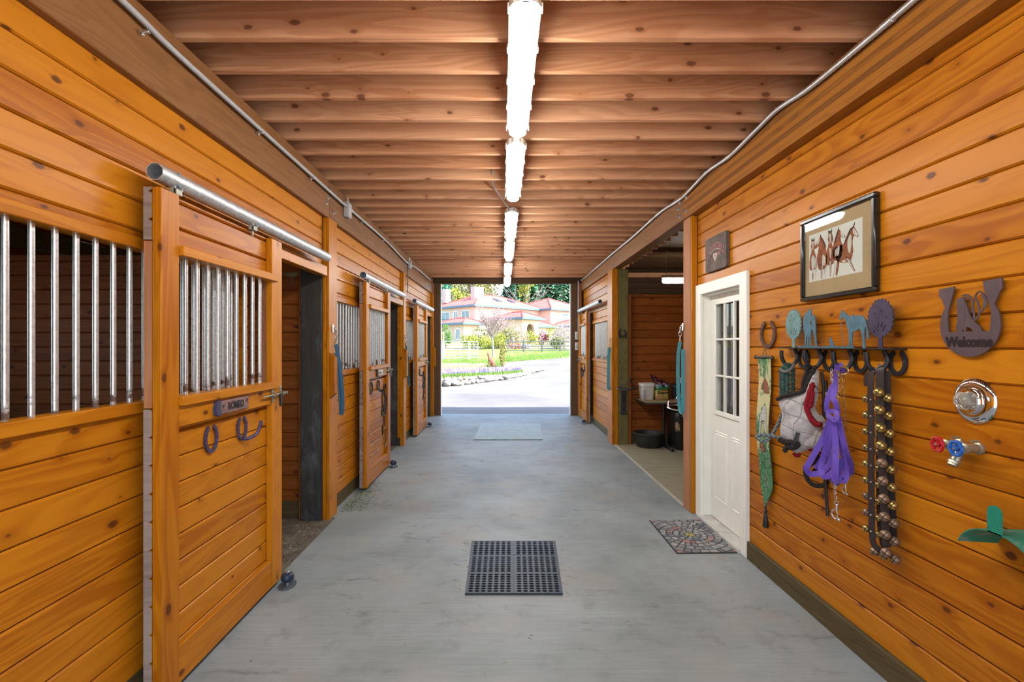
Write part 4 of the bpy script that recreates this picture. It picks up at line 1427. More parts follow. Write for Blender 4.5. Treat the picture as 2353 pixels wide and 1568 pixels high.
# rusty horseshoe with a hanging bell-pull banner
horseshoe('horseshoe', onR(3.553, 1.70, 1.868), RUST, 'large rusty horseshoe on the right wall above the horse banner', .205, .20, .028, None, .014)
fp = onR(3.565, 1.534)
t = thing('banner', fp(0, 0, 0), 'narrow green and cream hanging banner with horses beside the white door', 'wall hanging')
m = MB(); m.tube([fp(-.115, .0, .03), fp(.105, .006, .03)], .009, 10)
for s in (-.118, .108):
    m.ball(fp(s, .0, .03), .014, 10, 6)
m.build('rod', plain('dark_wood', (.05, .03, .02), .5), t)
m = MB()
for s in (-.03, .03):
    m.tube([fp(s, .0, .03), fp(0, .075, .02)], .002, 5)
m.build('cord', BLACK, t)
mtl, nt, bs = new_mat('floral_tapestry')
g = NG(nt); c, xyz = g.obj()
big = g.noise(g.vec(g.math('MULTIPLY', xyz[1], 10), g.math('MULTIPLY', xyz[2], 5), 0.0), 1, 5, .7)
low = g.sm(xyz[2], -.10, -1.02)
k = g.sm(g.math('ADD', big, g.math('MULTIPLY', low, .20)), .50, .60)
col = g.mix(k, (.52, .50, .27), g.ramp(g.noise(c, 60, 3), [(.35, (.015, .09, .035)), (.65, (.10, .27, .12))]))
dots = g.n('ShaderNodeTexVoronoi'); g.put(dots.inputs['Vector'], c); dots.inputs['Scale'].default_value = 75
sc_ = g.n('ShaderNodeSeparateColor'); g.put(sc_.inputs[0], dots.outputs['Color'])
dm = g.math('MULTIPLY', g.math('LESS_THAN', dots.outputs['Distance'], .35), g.math('GREATER_THAN', sc_.outputs[0], .72))
dm = g.math('MULTIPLY', dm, k)
col = g.mix(dm, col, g.mix(sc_.outputs[1], (.38, .12, .13), (.42, .38, .55)))
top_ = g.sm(xyz[2], -.07, -.01)
col = g.mix(g.math('MULTIPLY', top_, g.sm(big, .42, .5)), col, (.04, .17, .06))
g.put(bs.inputs['Base Color'], col); bs.inputs['Roughness'].default_value = .85
m = MB()
rows = 24
vs, fs = [], []
for i in range(rows + 1):
    b = -1.05 * i / rows
    w = .083 if b > -.9 else .083 * (1 - (-.9 - b) / .15) + .002
    if b < -.9: b = b
    sway = .012 * sin(b * 5)
    for s in (-1, 0, 1):
        vs.append((s * w + sway, b, .026 + .01 * sin(b * 9) + (.006 if s else 0)))
    for s in (1, 0, -1):
        vs.append((s * w + sway, b, .022 + .01 * sin(b * 9) + (.006 if s else 0)))
for i in range(rows):
    for k_ in range(6):
        fs.append([i * 6 + k_, i * 6 + (k_ + 1) % 6, (i + 1) * 6 + (k_ + 1) % 6, (i + 1) * 6 + k_])
fs += [[0, 1, 2, 3, 4, 5], [rows * 6 + k_ for k_ in range(6)]]
m.add(vs, fs, fp); m.build('cloth', mtl, t)
def horse_head(cx, cy, s):
    return [(cx + x * s, cy + y * s) for x, y in ((-.5, -.9), (-.42, -.2), (-.95, -.55), (-1.1, -.35), (-.75, .35), (-.35, .75), (-.25, 1.1), (-.1, .8), (.35, .45), (.75, -.3), (.8, -.9))]
m = MB(); m.prism(horse_head(.008, -.20, .055), .03, .0345, lambda a, b, d: fp(a, b, d + .01 * sin(b * 9)))
m.build('horse_motif', plain('motif_brown', (.22, .085, .04), .85, 0, .4, 60), t, smooth=False)
m = MB(); m.prism(horse_head(-.01, -.63, .035), .03, .0345, lambda a, b, d: fp(a, b, d + .01 * sin(b * 9))); m.build('horse_motif', plain('motif_brown', (.22, .085, .04), .85, 0, .4, 60), t, smooth=False)
m = MB(); m.prism([(.0, -.34), (.03, -.35), (.045, -.42), (.05, -.52), (.03, -.5), (.02, -.44), (-.02, -.45), (-.03, -.55), (-.045, -.54), (-.04, -.43), (-.02, -.38)], .03, .0345, lambda a, b, d: fp(a, b, d + .01 * sin(b * 9))); m.build('horse_motif', plain('motif_grey', (.42, .42, .40), .85, 0, .3, 60), t, smooth=False)
m = MB(); m.lathe([(0, 0), (.006, -.002), (.006, -.03), (.012, -.036), (.012, -.05), (.007, -.056), (.014, -.08), (.02, -.15), (.018, -.155), (0, -.155)], fp(.0, -1.045, .02), (0, 0, 1), 12); m.build('tassel', BLACK, t)

# coat rack: horseshoe hooks under a bar with cut-out trees, couple, dog and horse
t = thing('coat_rack', (1.87, 2.82, 1.6), 'iron coat rack with a row of cut-out figures above horseshoe hooks', 'coat rack')
m = MB(); m.box(2.335, 3.31, 1.600, 1.606, .001, .075, .002, FR); m.build('shelf', plain('dark_teal_iron', (.025, .035, .04), .5, .4, .3, 30), t)
TEAL1 = plain('patina_green', (.13, .25, .25), .55, .2, .2, 18); TEAL2 = plain('patina_blue', (.065, .15, .20), .55, .2, .25, 18); PLUM = plain('patina_plum', (.045, .032, .07), .5, .3, .3, 20)
def tree_cut(y, mat, nm, seed):
    rg = random.Random(seed)
    f = onR(y, 1.606, 1.87)
    out = [(-.014, 0), (-.013, .05)]
    n = 44
    for i in range(n + 1):
        g = -pi / 2 - .28 - (2 * pi - .56) * i / n
        r = 1 + (.05 if i % 2 else -.045) + rg.uniform(-.02, .02)
        out.append((.083 * r * cos(g), .145 + .092 * r * sin(g)))
    out += [(.013, .05), (.016, 0)]
    hs = []
    for cx, cy, L, g in ((-.03, .10, .02, 1.9), (-.012, .115, .028, 1.5), (.012, .112, .026, 1.2), (.032, .105, .024, .8), (-.038, .082, .014, 2.3), (.02, .088, .016, 1.0), (-.014, .088, .014, 2.0),
                         (-.035, .17, .010, .9), (.01, .18, .012, 1.5), (.04, .15, .010, 1.6), (-.02, .2, .01, .5)):
        w = .0034
        dx, dy = cos(g), sin(g)
        hs.append([(cx - dx * L / 2 - dy * w, cy - dy * L / 2 + dx * w), (cx - dx * L / 2 + dy * w, cy - dy * L / 2 - dx * w), (cx + dx * L / 2 + dy * w * .5, cy + dy * L / 2 - dx * w * .5), (cx + dx * L / 2 - dy * w * .5, cy + dy * L / 2 + dx * w * .5)])
    m = MB(); m.prism(out, .05, .0545, f, hs); m.build(nm, mat, t, smooth=False)
tree_cut(3.165, TEAL1, 'tree_figure', 3); tree_cut(2.435, PLUM, 'tree_figure', 5)
f = onR(2.985, 1.606)
m = MB()
m.prism([(-.06, 0), (-.058, .08), (-.075, .12), (-.072, .175), (-.058, .20), (-.05, .205), (-.045, .215), (-.03, .212), (-.022, .222), (-.012, .232), (.004, .226), (.008, .21), (.002, .195), (.01, .185), (.022, .195), (.036, .19), (.042, .165), (.046, .12), (.05, .06), (.06, .0), (.048, .0), (.03, .07), (.016, .11), (.002, .10), (.0, .05), (.002, .0), (-.008, 0), (-.012, .06), (-.02, .065), (-.024, 0), (-.034, 0), (-.036, .07), (-.046, .07), (-.048, 0)],
        .05, .0545, f, [[(-.008, .155), (.004, .16), (.014, .145), (.01, .13), (.0, .14)]])
m.build('couple_figure', TEAL2, t, smooth=False)
f = onR(2.795, 1.606)
m = MB(); m.prism([(-.03, 0), (-.014, .003), (-.014, .035), (-.022, .03), (-.022, .042), (-.014, .05), (-.008, .06), (-.004, .048), (.012, .03), (.022, .008), (.03, 0)], .05, .0545, f); m.build('dog_figure', TEAL2, t, smooth=False)
f = onR(2.605, 1.606)
m = MB()
m.prism([(-.055, 0), (-.05, .03), (-.054, .09), (-.066, .115), (-.082, .155), (-.098, .165), (-.112, .152), (-.122, .156), (-.124, .166), (-.112, .19), (-.104, .205), (-.1, .195), (-.086, .19), (-.05, .168), (-.03, .165), (-.024, .175), (-.016, .175), (-.012, .163), (.004, .164), (.01, .172), (.016, .164), (.04, .166), (.056, .162), (.07, .145), (.082, .11), (.092, .07), (.09, .045), (.08, .05), (.078, .1), (.07, .11), (.062, .07), (.066, .03), (.07, 0), (.05, 0), (.048, .05), (.042, .08), (.03, .10), (-.002, .088), (-.02, .085), (-.028, .04), (-.026, 0), (-.036, 0), (-.04, .05), (-.042, 0)], .05, .0545, f)
m.tube([f(*p) for p in spline([(-.115, .155, .052), (-.108, .08, .052), (-.095, .03, .052), (-.1, .0, .052)], 6)], .0016, 6)
m.build('horse_figure', TEAL2, t, smooth=False)
m = MB()
poly = [(-.36, 0)]
for i in range(60):
    poly.append((-.36 + .50 * i / 59, .004 + .010 * R()))
poly.append((.14, 0))
m.prism(poly, .051, .0535, onR(2.76, 1.606)); m.build('grass_strip', TEAL2, t, smooth=False)
HOOKY = [3.19, 2.948, 2.69, 2.444]
for y in HOOKY:
    f = onR(y, 1.60)
    m = MB()
    pts = spline([(.0, -.004, .03), (.015, -.05, .022), (.005, -.095, .035), (0, -.112, .062), (0, -.095, .092), (0, -.055, .112), (0, -.012, .114)], 8)
    m.tube([f(*p) for p in pts], .0115, 10); m.build('hook', IRON, t)
    f2 = onR(y - .058, 1.538)
    m = MB(); m.prism(shoe_poly(.115, .125, .021), .002, .014, f2)
    for s in (-1, 1):
        m.ball(f2(s * .05, .004, .0145), .005, 8, 4)
    m.build('wall_horseshoe', IRON, t)

def hang_frame(y, x, sx=.6):
    L = Vector((sx, -sqrt(1 - sx * sx), 0)); N = Vector((-sqrt(1 - sx * sx), -sx, 0))
    P = Vector((x, y, 1.62))
    return (lambda a, b, d: tuple(P + L * a + Vector((0, 0, b)) + N * d)), L, N

# green braided lead rope on the first hook
f, L, N = hang_frame(3.19, 1.795)
ROPE = mat_weave('green_black_rope', (.006, .010, .010), (.02, .10, .075), (420, 330), .8)
t = thing('lead_rope', f(0, -.1, 0), 'dark green and black braided rope on the first rack hook', 'rope')
m = MB()
for k, (a, w) in enumerate(((-.035, .0), (-.012, .015), (.012, .02), (.034, .0))):
    for s in (0, 1):
        p = []
        for i in range(26):
            q = i / 25
            p.append(f(a * (1 - .6 * (q < .12)) + .007 * sin(q * 30 + s * pi), -.112 - .27 * q, .006 + w + .007 * cos(q * 30 + s * pi)))
        m.tube(p, .0085, 7)
m.build('braid', ROPE, t)
m = MB(); m.tube([f(*p) for p in spline([(-.03, -.15, .03), (.0, -.165, .045), (.03, -.15, .03), (.04, -.12, .0)], 6)], .010, 8); m.build('wrap', plain('grey_rope', (.12, .12, .12), .8, 0, .4, 120), t)
m = MB(); m.tube([f(*p) for p in spline([(.0, -.36, .03), (-.04, -.5, .04), (-.10, -.61, .06), (-.15, -.605, .07), (-.155, -.585, .07), (-.10, -.575, .06), (.0, -.585, .05)], 8)], .011, 8); m.build('loose_end', mat_weave('striped_rope', (.01, .015, .015), (.22, .27, .27), (300, 260), .8), t)

# grey plaid fly mask with fleece edging on the second hook
f, L, N = hang_frame(2.948, 1.79)
c3 = lambda x, y: ((x - 460.5) / 1394.6, -.0661 - y * .000779)
t = thing('fly_mask', f(0, -.1, 0), 'grey plaid horse mask with black and red fleece edging on the second rack hook', 'horse mask')
P = lambda L_: [c3(*p) for p in L_]
fold = lambda a, b: .007 * sin(a * 60 + b * 28) + .004 * sin(b * 40 - a * 30)
m = MB()
poly = spline([(p[0], p[1], 0) for p in P([(505, 90), (470, 170), (430, 260), (330, 310), (215, 350), (240, 450), (235, 500), (225, 570), (235, 640), (300, 680), (340, 740), (400, 715), (450, 650), (520, 560), (560, 490), (530, 430), (500, 380), (520, 300), (525, 200), (522, 110)])], 3, True)
m.puff([(v.x, v.y) for v in poly], .045, f, 7, .5, fold, c3(395, 450))
m.build('panel', mat_plaid(), t)
m = MB()
poly = spline([(p[0], p[1], 0) for p in P([(430, 560), (520, 430), (570, 480), (580, 560), (545, 660), (535, 705), (470, 690), (370, 735), (330, 690)])], 3, True)
m.puff([(v.x, v.y) for v in poly], .03, lambda a, b, d: f(a, b, d - .012), 6, .5, fold)
m.build('rear_panel', mat_plaid(), t)
FLEECE_B = mat_noise('black_fleece', [(.3, (.012, .010, .009)), (.7, (.05, .042, .038))], 120, 3, .95, 1, .01)
FLEECE_R = mat_noise('red_fleece', [(.3, (.16, .006, .010)), (.7, (.34, .015, .025))], 120, 3, .95, 1, .01)
def fleece(nm, pts, r, mt, dz=.01, flat=1.0):
    q = spline([(*c3(x, y), dz) for x, y in pts], 8)
    m = MB(); n = len(q)
    m.tube([f(*p) for p in q], [r * (1 if 1 < i < n - 2 else .6) + U(-.002, .002) for i in range(n)], 8); m.build(nm, mt, t)
fleece('black_edging', [(512, 70), (470, 150), (430, 250), (350, 285), (270, 310), (205, 345)], .013, FLEECE_B, .02)
fleece('black_edging', [(440, 60), (425, 130), (405, 200), (400, 255)], .016, FLEECE_B, -.02)
fleece('black_edging', [(235, 640), (280, 660), (330, 655), (385, 660), (360, 690), (300, 700), (285, 740)], .016, FLEECE_B, .035)
fleece('red_edging', [(508, 190), (480, 290), (460, 370), (490, 450), (530, 490), (572, 490)], .016, FLEECE_R, .045)
fleece('red_edging', [(510, 250), (500, 330), (488, 380)], .012, FLEECE_R, .05)
fleece('red_edging', [(330, 745), (360, 760), (385, 745)], .011, FLEECE_R, .0)
fleece('red_edging', [(430, 690), (480, 705), (530, 715)], .013, FLEECE_R, -.02)
m = MB(); m.band([f(*c3(x, y), .045) for x, y in ((395, 570), (375, 640), (350, 690))], .022, .004, N); m.build('strap', plain('charcoal_strap', (.03, .03, .032), .8), t)
m = MB(); m.band([f(*c3(x, y), -.0) for x, y in ((500, 600), (540, 640), (575, 690))], .035, .004, N); m.build('strap', plain('charcoal_strap', (.03, .03, .032), .8), t)

# black riding crop behind the mask
t = thing('riding_crop', f(.09, -.12, -.01), 'black riding crop with a looped handle behind the plaid mask', 'riding crop')
def cr(nm, pts, r, mt, dz=-.055):
    m = MB(); m.tube([f(*c3(x, y), dz) for x, y in [(v.x, v.y) for v in spline([(p[0], p[1], 0) for p in pts], 8)]], r, 8); m.build(nm, mt, t)
cr('shaft', [(535, 110), (545, 200), (550, 330), (548, 500), (555, 700), (560, 900), (578, 1170)], .009, LEATHER, -.02)
cr('grip', [(548, 180), (552, 260), (556, 340)], .013, BLACK, -.04)
cr('ferrule', [(552, 262), (554, 300)], .0145, BRASS, -.04)
cr('loop', [(490, 720), (470, 790), (420, 840), (405, 880), (425, 940), (480, 970), (550, 950), (575, 910)], .013, FLEECE_B, -.035)
cr('loop', [(485, 730), (490, 800), (470, 860), (440, 900)], .012, FLEECE_B, -.05)

# purple lead line with chain on the third hook
f, L, N = hang_frame(2.69, 1.80)
c4 = lambda x, y: ((x - 695.7) / 1600, -.0603 - y * .00071)
t = thing('lead_line', f(0, -.1, 0), 'bundled purple webbing lead line with brass chain on the third rack hook', 'lead line')
PUR = mat_weave('purple_webbing', (.075, .032, .30), (.14, .065, .46), (1400, 900), .6)
def rib(pts, dz, w=.027, tw=0.0):
    q = spline([(*c4(x, y), dz + .02 * sin(i * 1.3 + dz * 90)) for i, (x, y) in enumerate(pts)], 8)
    nn = []
    for i in range(len(q)):
        g = tw * sin(pi * i / max(1, len(q) - 1) * 1.5)
        nn.append(N * cos(g) + L * sin(g))
    m = MB(); m.band([f(*p) for p in q], w, .0035, nn); m.build('webbing', PUR, t)
rib([(712, 120), (706, 75), (690, 62), (672, 80), (652, 160), (622, 250), (600, 340), (592, 430), (610, 500)], .0, .027, .3)
rib([(690, 62), (668, 130), (660, 220), (652, 300), (680, 340), (690, 420)], .03, .028, .2)
rib([(600, 430), (640, 410), (690, 420), (688, 470), (640, 455), (598, 440)], .045, .024, .2)
rib([(630, 480), (580, 600), (530, 700), (470, 830), (452, 868), (478, 915), (560, 880), (640, 780), (660, 700)], .035, .030, .5)
rib([(640, 480), (605, 620), (560, 780), (545, 850), (575, 910), (630, 890), (680, 800)], .02, .030, .4)
rib([(648, 470), (640, 640), (615, 830), (620, 920), (660, 955), (690, 890), (700, 760)], .01, .032, .3)
rib([(655, 470), (660, 640), (665, 820), (680, 900), (710, 910), (750, 880), (745, 800)], .04, .032, .3)
rib([(665, 460), (690, 600), (720, 740), (752, 870), (735, 912), (700, 880)], .03, .030, -.4)
rib([(670, 450), (705, 560), (735, 700), (757, 800), (755, 880)], .0, .028, .3)
rib([(640, 460), (655, 600), (640, 740), (600, 860), (580, 880)], -.01, .030, .5)
rib([(650, 460), (630, 600), (585, 720), (520, 830), (490, 880)], .005, .028, -.4)
rib([(650, 480), (675, 650), (690, 800), (690, 900), (660, 940)], .05, .030, .2)
def chain(pts, mt, nm='chain', r=.0022, step=.013):
    q = spline([(*c4(x, y), dz) for x, y, dz in pts], 30)
    acc, k = 0, 0
    m = MB(); last = q[0]
    for p in q[1:]:
        if (p - last).length >= step:
            d = (p - last).normalized(); mid = (p + last) / 2
            s = Vector((0, 0, 1)) if k % 2 else d.cross(Vector((0, 0, 1)))
            s = (s - d * s.dot(d)).normalized()
            m.tube([f(*(mid + d * (.0095 * cos(g)) + s * (.0055 * sin(g)))) for g in [2 * pi * i / 10 for i in range(10)]], r, 5, True)
            last = p; k += 1
    m.build(nm, mt, t)
GOLD = plain('brass_chain', (.62, .47, .22), .28, .9, .15, 30)
chain([(690, 110, .03), (690, 250, .02), (692, 400, .03)], GOLD)
chain([(712, 130, .0), (716, 250, .01), (718, 400, .0), (722, 560, -.01)], GOLD)
chain([(640, 95, .03), (632, 170, .02), (650, 250, .0), (655, 340, .0)], STEEL)
chain([(662, 930, .03), (664, 1000, .03), (672, 1080, .03)], STEEL)
m = MB(); m.tube([f(.014 + .026 * cos(g), -.135 + .021 * sin(g), .02) for g in [2 * pi * i / 18 for i in range(18)]], .006, 8, True); m.build('ring', GOLD, t)
def snap(x, y, s, mt):
    a, b = c4(x, y)
    m = MB()
    m.tube([f(a + .009 * s * cos(g), b + .009 * s * sin(g), .03) for g in [2 * pi * i / 14 for i in range(14)]], .003 * s, 6, True)
    m.tube([f(a, b - .009 * s, .03), f(a, b - .036 * s, .03)], .0048 * s, 8)
    m.tube([f(*p) for p in spline([(a - .006 * s, b - .03 * s, .03), (a - .018 * s, b - .042 * s, .03), (a - .017 * s, b - .062 * s, .03), (a - .004 * s, b - .074 * s, .03), (a + .004 * s, b - .062 * s, .03), (a + .002 * s, b - .036 * s, .03)], 6)], .0035 * s, 7)
    m.ball(f(a + .01 * s, b - .075 * s, .03), .008 * s, 10, 6)
    m.build('snap', mt, t)
snap(676, 1095, 1.15, STEEL); snap(742, 930, .8, STEEL)

# leather strap of sleigh bells on the fourth hook
t = thing('bell_strap', (1.80, 2.43, 1.5), 'dark leather strap of brass sleigh bells looped over the last rack hook', 'bell strap')
fA, LA, NA = hang_frame(2.445, 1.785, .55)
fB, LB, NB = hang_frame(2.405, 1.815, .55)
STRAP = plain('strap_leather', (.030, .020, .019), .42, 0, .2, 30)
def bell(c, r, mt=0):
    m = MB(); m.ball(c, r, 16, 10)
    cc = Vector(c)
    fac = (Vector((0, 0, 1.62)) - cc).normalized() * .35 + NB
    fac.normalize()
    u = fac.cross(Vector((0, 0, 1))).normalized(); v = u.cross(fac)
    m.mat = 1
    for g in (.5, .5 + pi / 2):
        d = u * cos(g) + v * sin(g)
        pts = [cc + (fac * cos(a) + d * sin(a)) * (r * 1.004) for a in [-1.05 + 2.1 * i / 10 for i in range(11)]]
        m.tube(pts, .0017, 5)
    for s in (-1, 1):
        pts = [cc + (u * cos(a) + v * sin(a)) * (r * 1.01) for a in [2 * pi * i / 20 for i in range(20)]]
    m.tube(pts, .0012, 5, True)
    m.build('bell', [BRASS if mt == 0 else plain('tarnished_brass', (.30, .19, .12), .5, .6, .35, 40), plain('bell_slot', (.02, .016, .01), .7)], t)
def strand(f, N_, pts, w, nm='strap'):
    q = spline(pts, 8)
    m = MB(); m.band([f(*p) for p in q], w, .005, N_); m.build(nm, STRAP, t)
strand(fA, NA, [(.012, -.115, .0), (.0, -.15, .012), (.0, -.4, .012), (.001, -.7, .012), (.006, -.93, .012), (.03, -.975, .01), (.055, -.985, 0)], .026)
strand(fA, NA, [(.02, -.14, -.03), (.022, -.5, -.02), (.024, -.8, -.02), (.035, -.93, -.015), (.055, -.98, -.01)], .024)
strand(fB, NB, [(-.02, -.105, .0), (-.012, -.14, .02), (-.008, -.4, .02), (.004, -.7, .02), (.016, -.95, .02)], .034)
strand(fB, NB, [(.006, -.12, -.01), (.012, -.3, -.003), (.022, -.6, -.003), (.036, -.93, -.003)], .030)
m = MB(); m.band([fA(-.02, -.13, -.01), fA(-.03, -.17, -.01), fA(-.026, -.2, -.01)], .022, .005, NA); m.build('strap_tip', STRAP, t)
for i in range(10):
    z = -.222 - .0832 * i
    x = -.009 + .0032 * i
    bell(fB(x + .002, z, .044), .0225, 0 if i < 4 else i % 2 or 1)
    bell(fB(x + .031, z - .026, .024), .0215, 0 if i < 7 else 1)
for i in range(9):
    z = -.262 - .0795 * i
    bell(fA(-.028, z, -.012), .018, 0 if i not in (6, 7) else 1)
    bell(fA(.024, z - .012, -.004), .016, 0)
    m = MB(); m.ball(fA(.0, z, .0155), .0045, 8, 4); m.build('rivet', STEEL, t)
bell(fA(.01, -.995, .0), .02, 1); bell(fA(.05, -1.0, .01), .018, 0)

# welcome sign
fp = onR(2.012, 1.72)
t = thing('welcome_sign', fp(0, 0, 0), 'brown iron horseshoe-shaped Welcome sign with cowboy boots, upper right wall', 'sign')
PL = plain('plum_iron', (.085, .052, .058), .55, .2, .15, 25)
out = [(-.135, .105), (-.135, .138), (-.062, .142), (-.068, .115)]
inner = [(-.078, .085), (-.092, .04), (-.094, 0), (-.088, -.045), (.088, -.045), (.094, 0), (.092, .04), (.076, .088)]
out2 = [(.066, .115), (.060, .148), (.135, .152), (.137, .112), (.126, .10)]
arc = [(.128 * cos(g) * 1.02, -.018 + .128 * sin(g)) for g in [.62 - (pi + 1.24) * i / 30 for i in range(31)]]
outer = out + inner + out2 + arc + [(-.124, .098)]
m = MB(); m.prism(outer, .012, .018, fp); m.build('plate', PL, t, smooth=False)
m = MB()
m.prism([(-.05, -.045), (-.056, -.03), (-.048, .0), (-.05, .07), (-.052, .088), (-.03, .095), (-.018, .088), (-.012, .06), (-.016, 0), (-.018, -.03), (-.028, -.046)], .012, .019, fp)
m.prism([(-.022, .09), (-.006, .06), (.006, .02), (.03, -.01), (.052, -.03), (.058, -.044), (.024, -.046), (.006, -.028), (-.008, -.026), (-.012, -.045), (-.02, -.045), (-.022, .0)], .0125, .0185, fp)
m.build('boots', PL, t, smooth=False)
m = MB()
m.tube([fp(*p) for p in spline([(-.018, .095, .017), (.01, .085, .017), (.02, .05, .017), (.028, .0, .017), (.045, .02, .017), (.042, .06, .017), (.03, .09, .017), (.045, .11, .017), (.066, .09, .017), (.066, .05, .017), (.056, .03, .017)], 7)], .0035, 6)
m.tube([fp(*p) for p in spline([(.058, .10, .017), (.07, .075, .017), (.068, .045, .017)], 6)], .006, 6)
m.tube([fp(*p) for p in spline([(-.03, .10, .017), (.0, .10, .017), (.02, .07, .017), (.012, .03, .017)], 7)], .003, 6)
m.build('lasso', PL, t)
m = MB(); text_into(m, 'Welcome', .053, lambda a, b, d: fp(a, b - .088, d + .0182), .0008, 0, .0034, .95); m.build('lettering', plain('cut_dark', (.014, .005, .003), .9), t, smooth=False)

# shower-style mixer: chrome dish and clear knob
fp = onR(2.0, 1.40)
t = thing('mixer_valve', fp(0, 0, 0), 'round chrome mixer dish with a clear faceted knob on the right wall', 'valve')
ax = (-1, 0, 0)
m = MB(); m.lathe([(0, .0), (.09, .0), (.0915, .004), (.088, .010), (.075, .019), (.058, .022), (.050, .020), (.0495, .03), (.046, .034), (0, .034)], fp(0, 0, 0), ax, 48); m.build('dish', CHROME, t)
ac, nt, bs = new_mat('clear_acrylic')
bs.inputs['Base Color'].default_value = (.93, .88, .74, 1); bs.inputs['Roughness'].default_value = .08; bs.inputs['Transmission Weight'].default_value = .75; bs.inputs['IOR'].default_value = 1.45
m = MB()
prof = [(0, .034), (.026, .034), (.035, .040), (.038, .050), (.033, .062), (.022, .069), (0, .070)]
n = 16
vs, fs = [], []
for (r, h) in prof:
    for k in range(n):
        g_ = 2 * pi * k / n
        q = r * (1.0 if k % 2 else .9)
        vs.append((cos(g_) * q, sin(g_) * q, h))
for i in range(len(prof) - 1):
    for k in range(n):
        fs.append([i * n + k, i * n + (k + 1) % n, (i + 1) * n + (k + 1) % n, (i + 1) * n + k])
m.add(vs, fs, fp); m.build('knob', ac, t, ang=12)
m = MB(); m.lathe([(0, .066), (.010, .068), (.010, .073), (.006, .073), (.005, .071), (0, .071)], fp(0, 0, 0), ax, 16); m.build('cap', STEEL, t)

# hot and cold taps
fp = onR(2.025, 1.205)
t = thing('faucet', fp(0, 0, 0), 'brass twin-handled faucet with red and blue wheels under the chrome dish', 'faucet')
BR = plain('dull_brass', (.42, .38, .28), .38, .75, .25, 40)
m = MB()
for a in (-.042, .042):
    m.lathe([(0, 0), (.024, 0), (.024, .008), (.017, .012), (.017, .05), (.02, .052), (.02, .062), (.012, .066), (.012, .082), (0, .082)], fp(a, .01, 0), ax, 16)
    m.lathe([(0, .0), (.006, 0), (.006, .03), (0, .03)], fp(a + .012, .04, .015), ax, 8)
m.tube([fp(-.042, .005, .035), fp(.0, -.005, .04), fp(.042, .005, .035)], .014, 12)
m.tube([fp(0, .0, .04), fp(0, -.03, .05), fp(0, -.045, .06)], [.015, .018, .019], 14)
m.build('body', BR, t)
d0 = Vector(fp(0, -.05, .065)) - Vector(fp(0, -.02, .045))
m = MB(); m.lathe([(0, 0), (.021, 0), (.021, .008), (.019, .010), (.021, .012), (.021, .02), (.017, .021), (.017, .03), (.013, .03), (.013, .012), (0, .012)], fp(0, -.042, .056), d0, 16); m.build('spout', BR, t)
def wheel(a, mt):
    m = MB()
    c = (a, .01, .094)
    m.tube([fp(c[0] + .027 * cos(g_) * (1 + .05 * cos(g_ * 6)), c[1] + .027 * sin(g_) * (1 + .05 * cos(g_ * 6)), c[2]) for g_ in [2 * pi * i / 36 for i in range(36)]], .0062, 8, True)
    for k in range(5):
        g_ = 2 * pi * k / 5 + .3
        m.tube([fp(c[0], c[1], c[2]), fp(c[0] + .026 * cos(g_), c[1] + .026 * sin(g_), c[2])], .0045, 6)
    m.lathe([(0, -.008), (.011, -.008), (.011, .005), (0, .006)], fp(*c), ax, 12)
    w = m.build('handle', mt, t)
    m = MB(); m.lathe([(0, .0055), (.006, .006), (.005, .011), (0, .011)], fp(*c), ax, 6); m.build('screw', STEEL, w)
wheel(-.042, plain('red_enamel', (.42, .008, .012), .3)); wheel(.042, plain('blue_enamel', (.01, .10, .42), .3))

# green hose hanger
fp = onR(1.765, .965)
t = thing('hose_hanger', fp(0, 0, 0), 'worn green metal hose hanger at the right edge of the picture', 'hose hanger')
gm, nt, bs = new_mat('worn_green_paint')
g = NG(nt); c, xyz = g.obj()
q = g.noise(g.vec(g.math('MULTIPLY', xyz[0], 9), g.math('MULTIPLY', xyz[1], 25), g.math('MULTIPLY', xyz[2], 25)), 1, 5, .7)
g.put(bs.inputs['Base Color'], g.ramp(q, [(.35, (.01, .17, .115)), (.55, (.015, .20, .13)), (.66, (.22, .22, .19)), (.8, (.10, .11, .10))])); bs.inputs['Roughness'].default_value = .5
m = MB()
vs, fs = [], []
n = 18
for i in range(n + 1):
    g_ = (i / n - .5) * 2.5
    ca, cb = .15 * sin(g_) * 1.0, -.13 * (1 - cos(g_))
    if i > n - 5: cb -= .0
    for d in (.001, .155):
        for s in (0, -.004):
            vs.append((ca, cb + s + .010 * (d > .1) * abs(sin(g_)), d))
for i in range(n):
    a, b = i * 4, (i + 1) * 4
    fs += [[a, a + 2, b + 2, b], [a + 1, b + 1, b + 3, a + 3], [a, b, b + 1, a + 1], [a + 2, a + 3, b + 3, b + 2]]
fs += [[0, 1, 3, 2], [n * 4, n * 4 + 2, n * 4 + 3, n * 4 + 1]]
m.add(vs, fs, fp); m.build('saddle', gm, t)
m = MB(); m.prism([(-.026, -.004), (.026, -.004), (.026, .068)] + [(.026 * cos(g_), .068 + .026 * sin(g_)) for g_ in [pi * i / 10 for i in range(1, 10)]] + [(-.026, .068)], .150, .155, fp); m.build('guard', plain('green_paint', (.01, .20, .13), .45, 0, .15, 60), t)

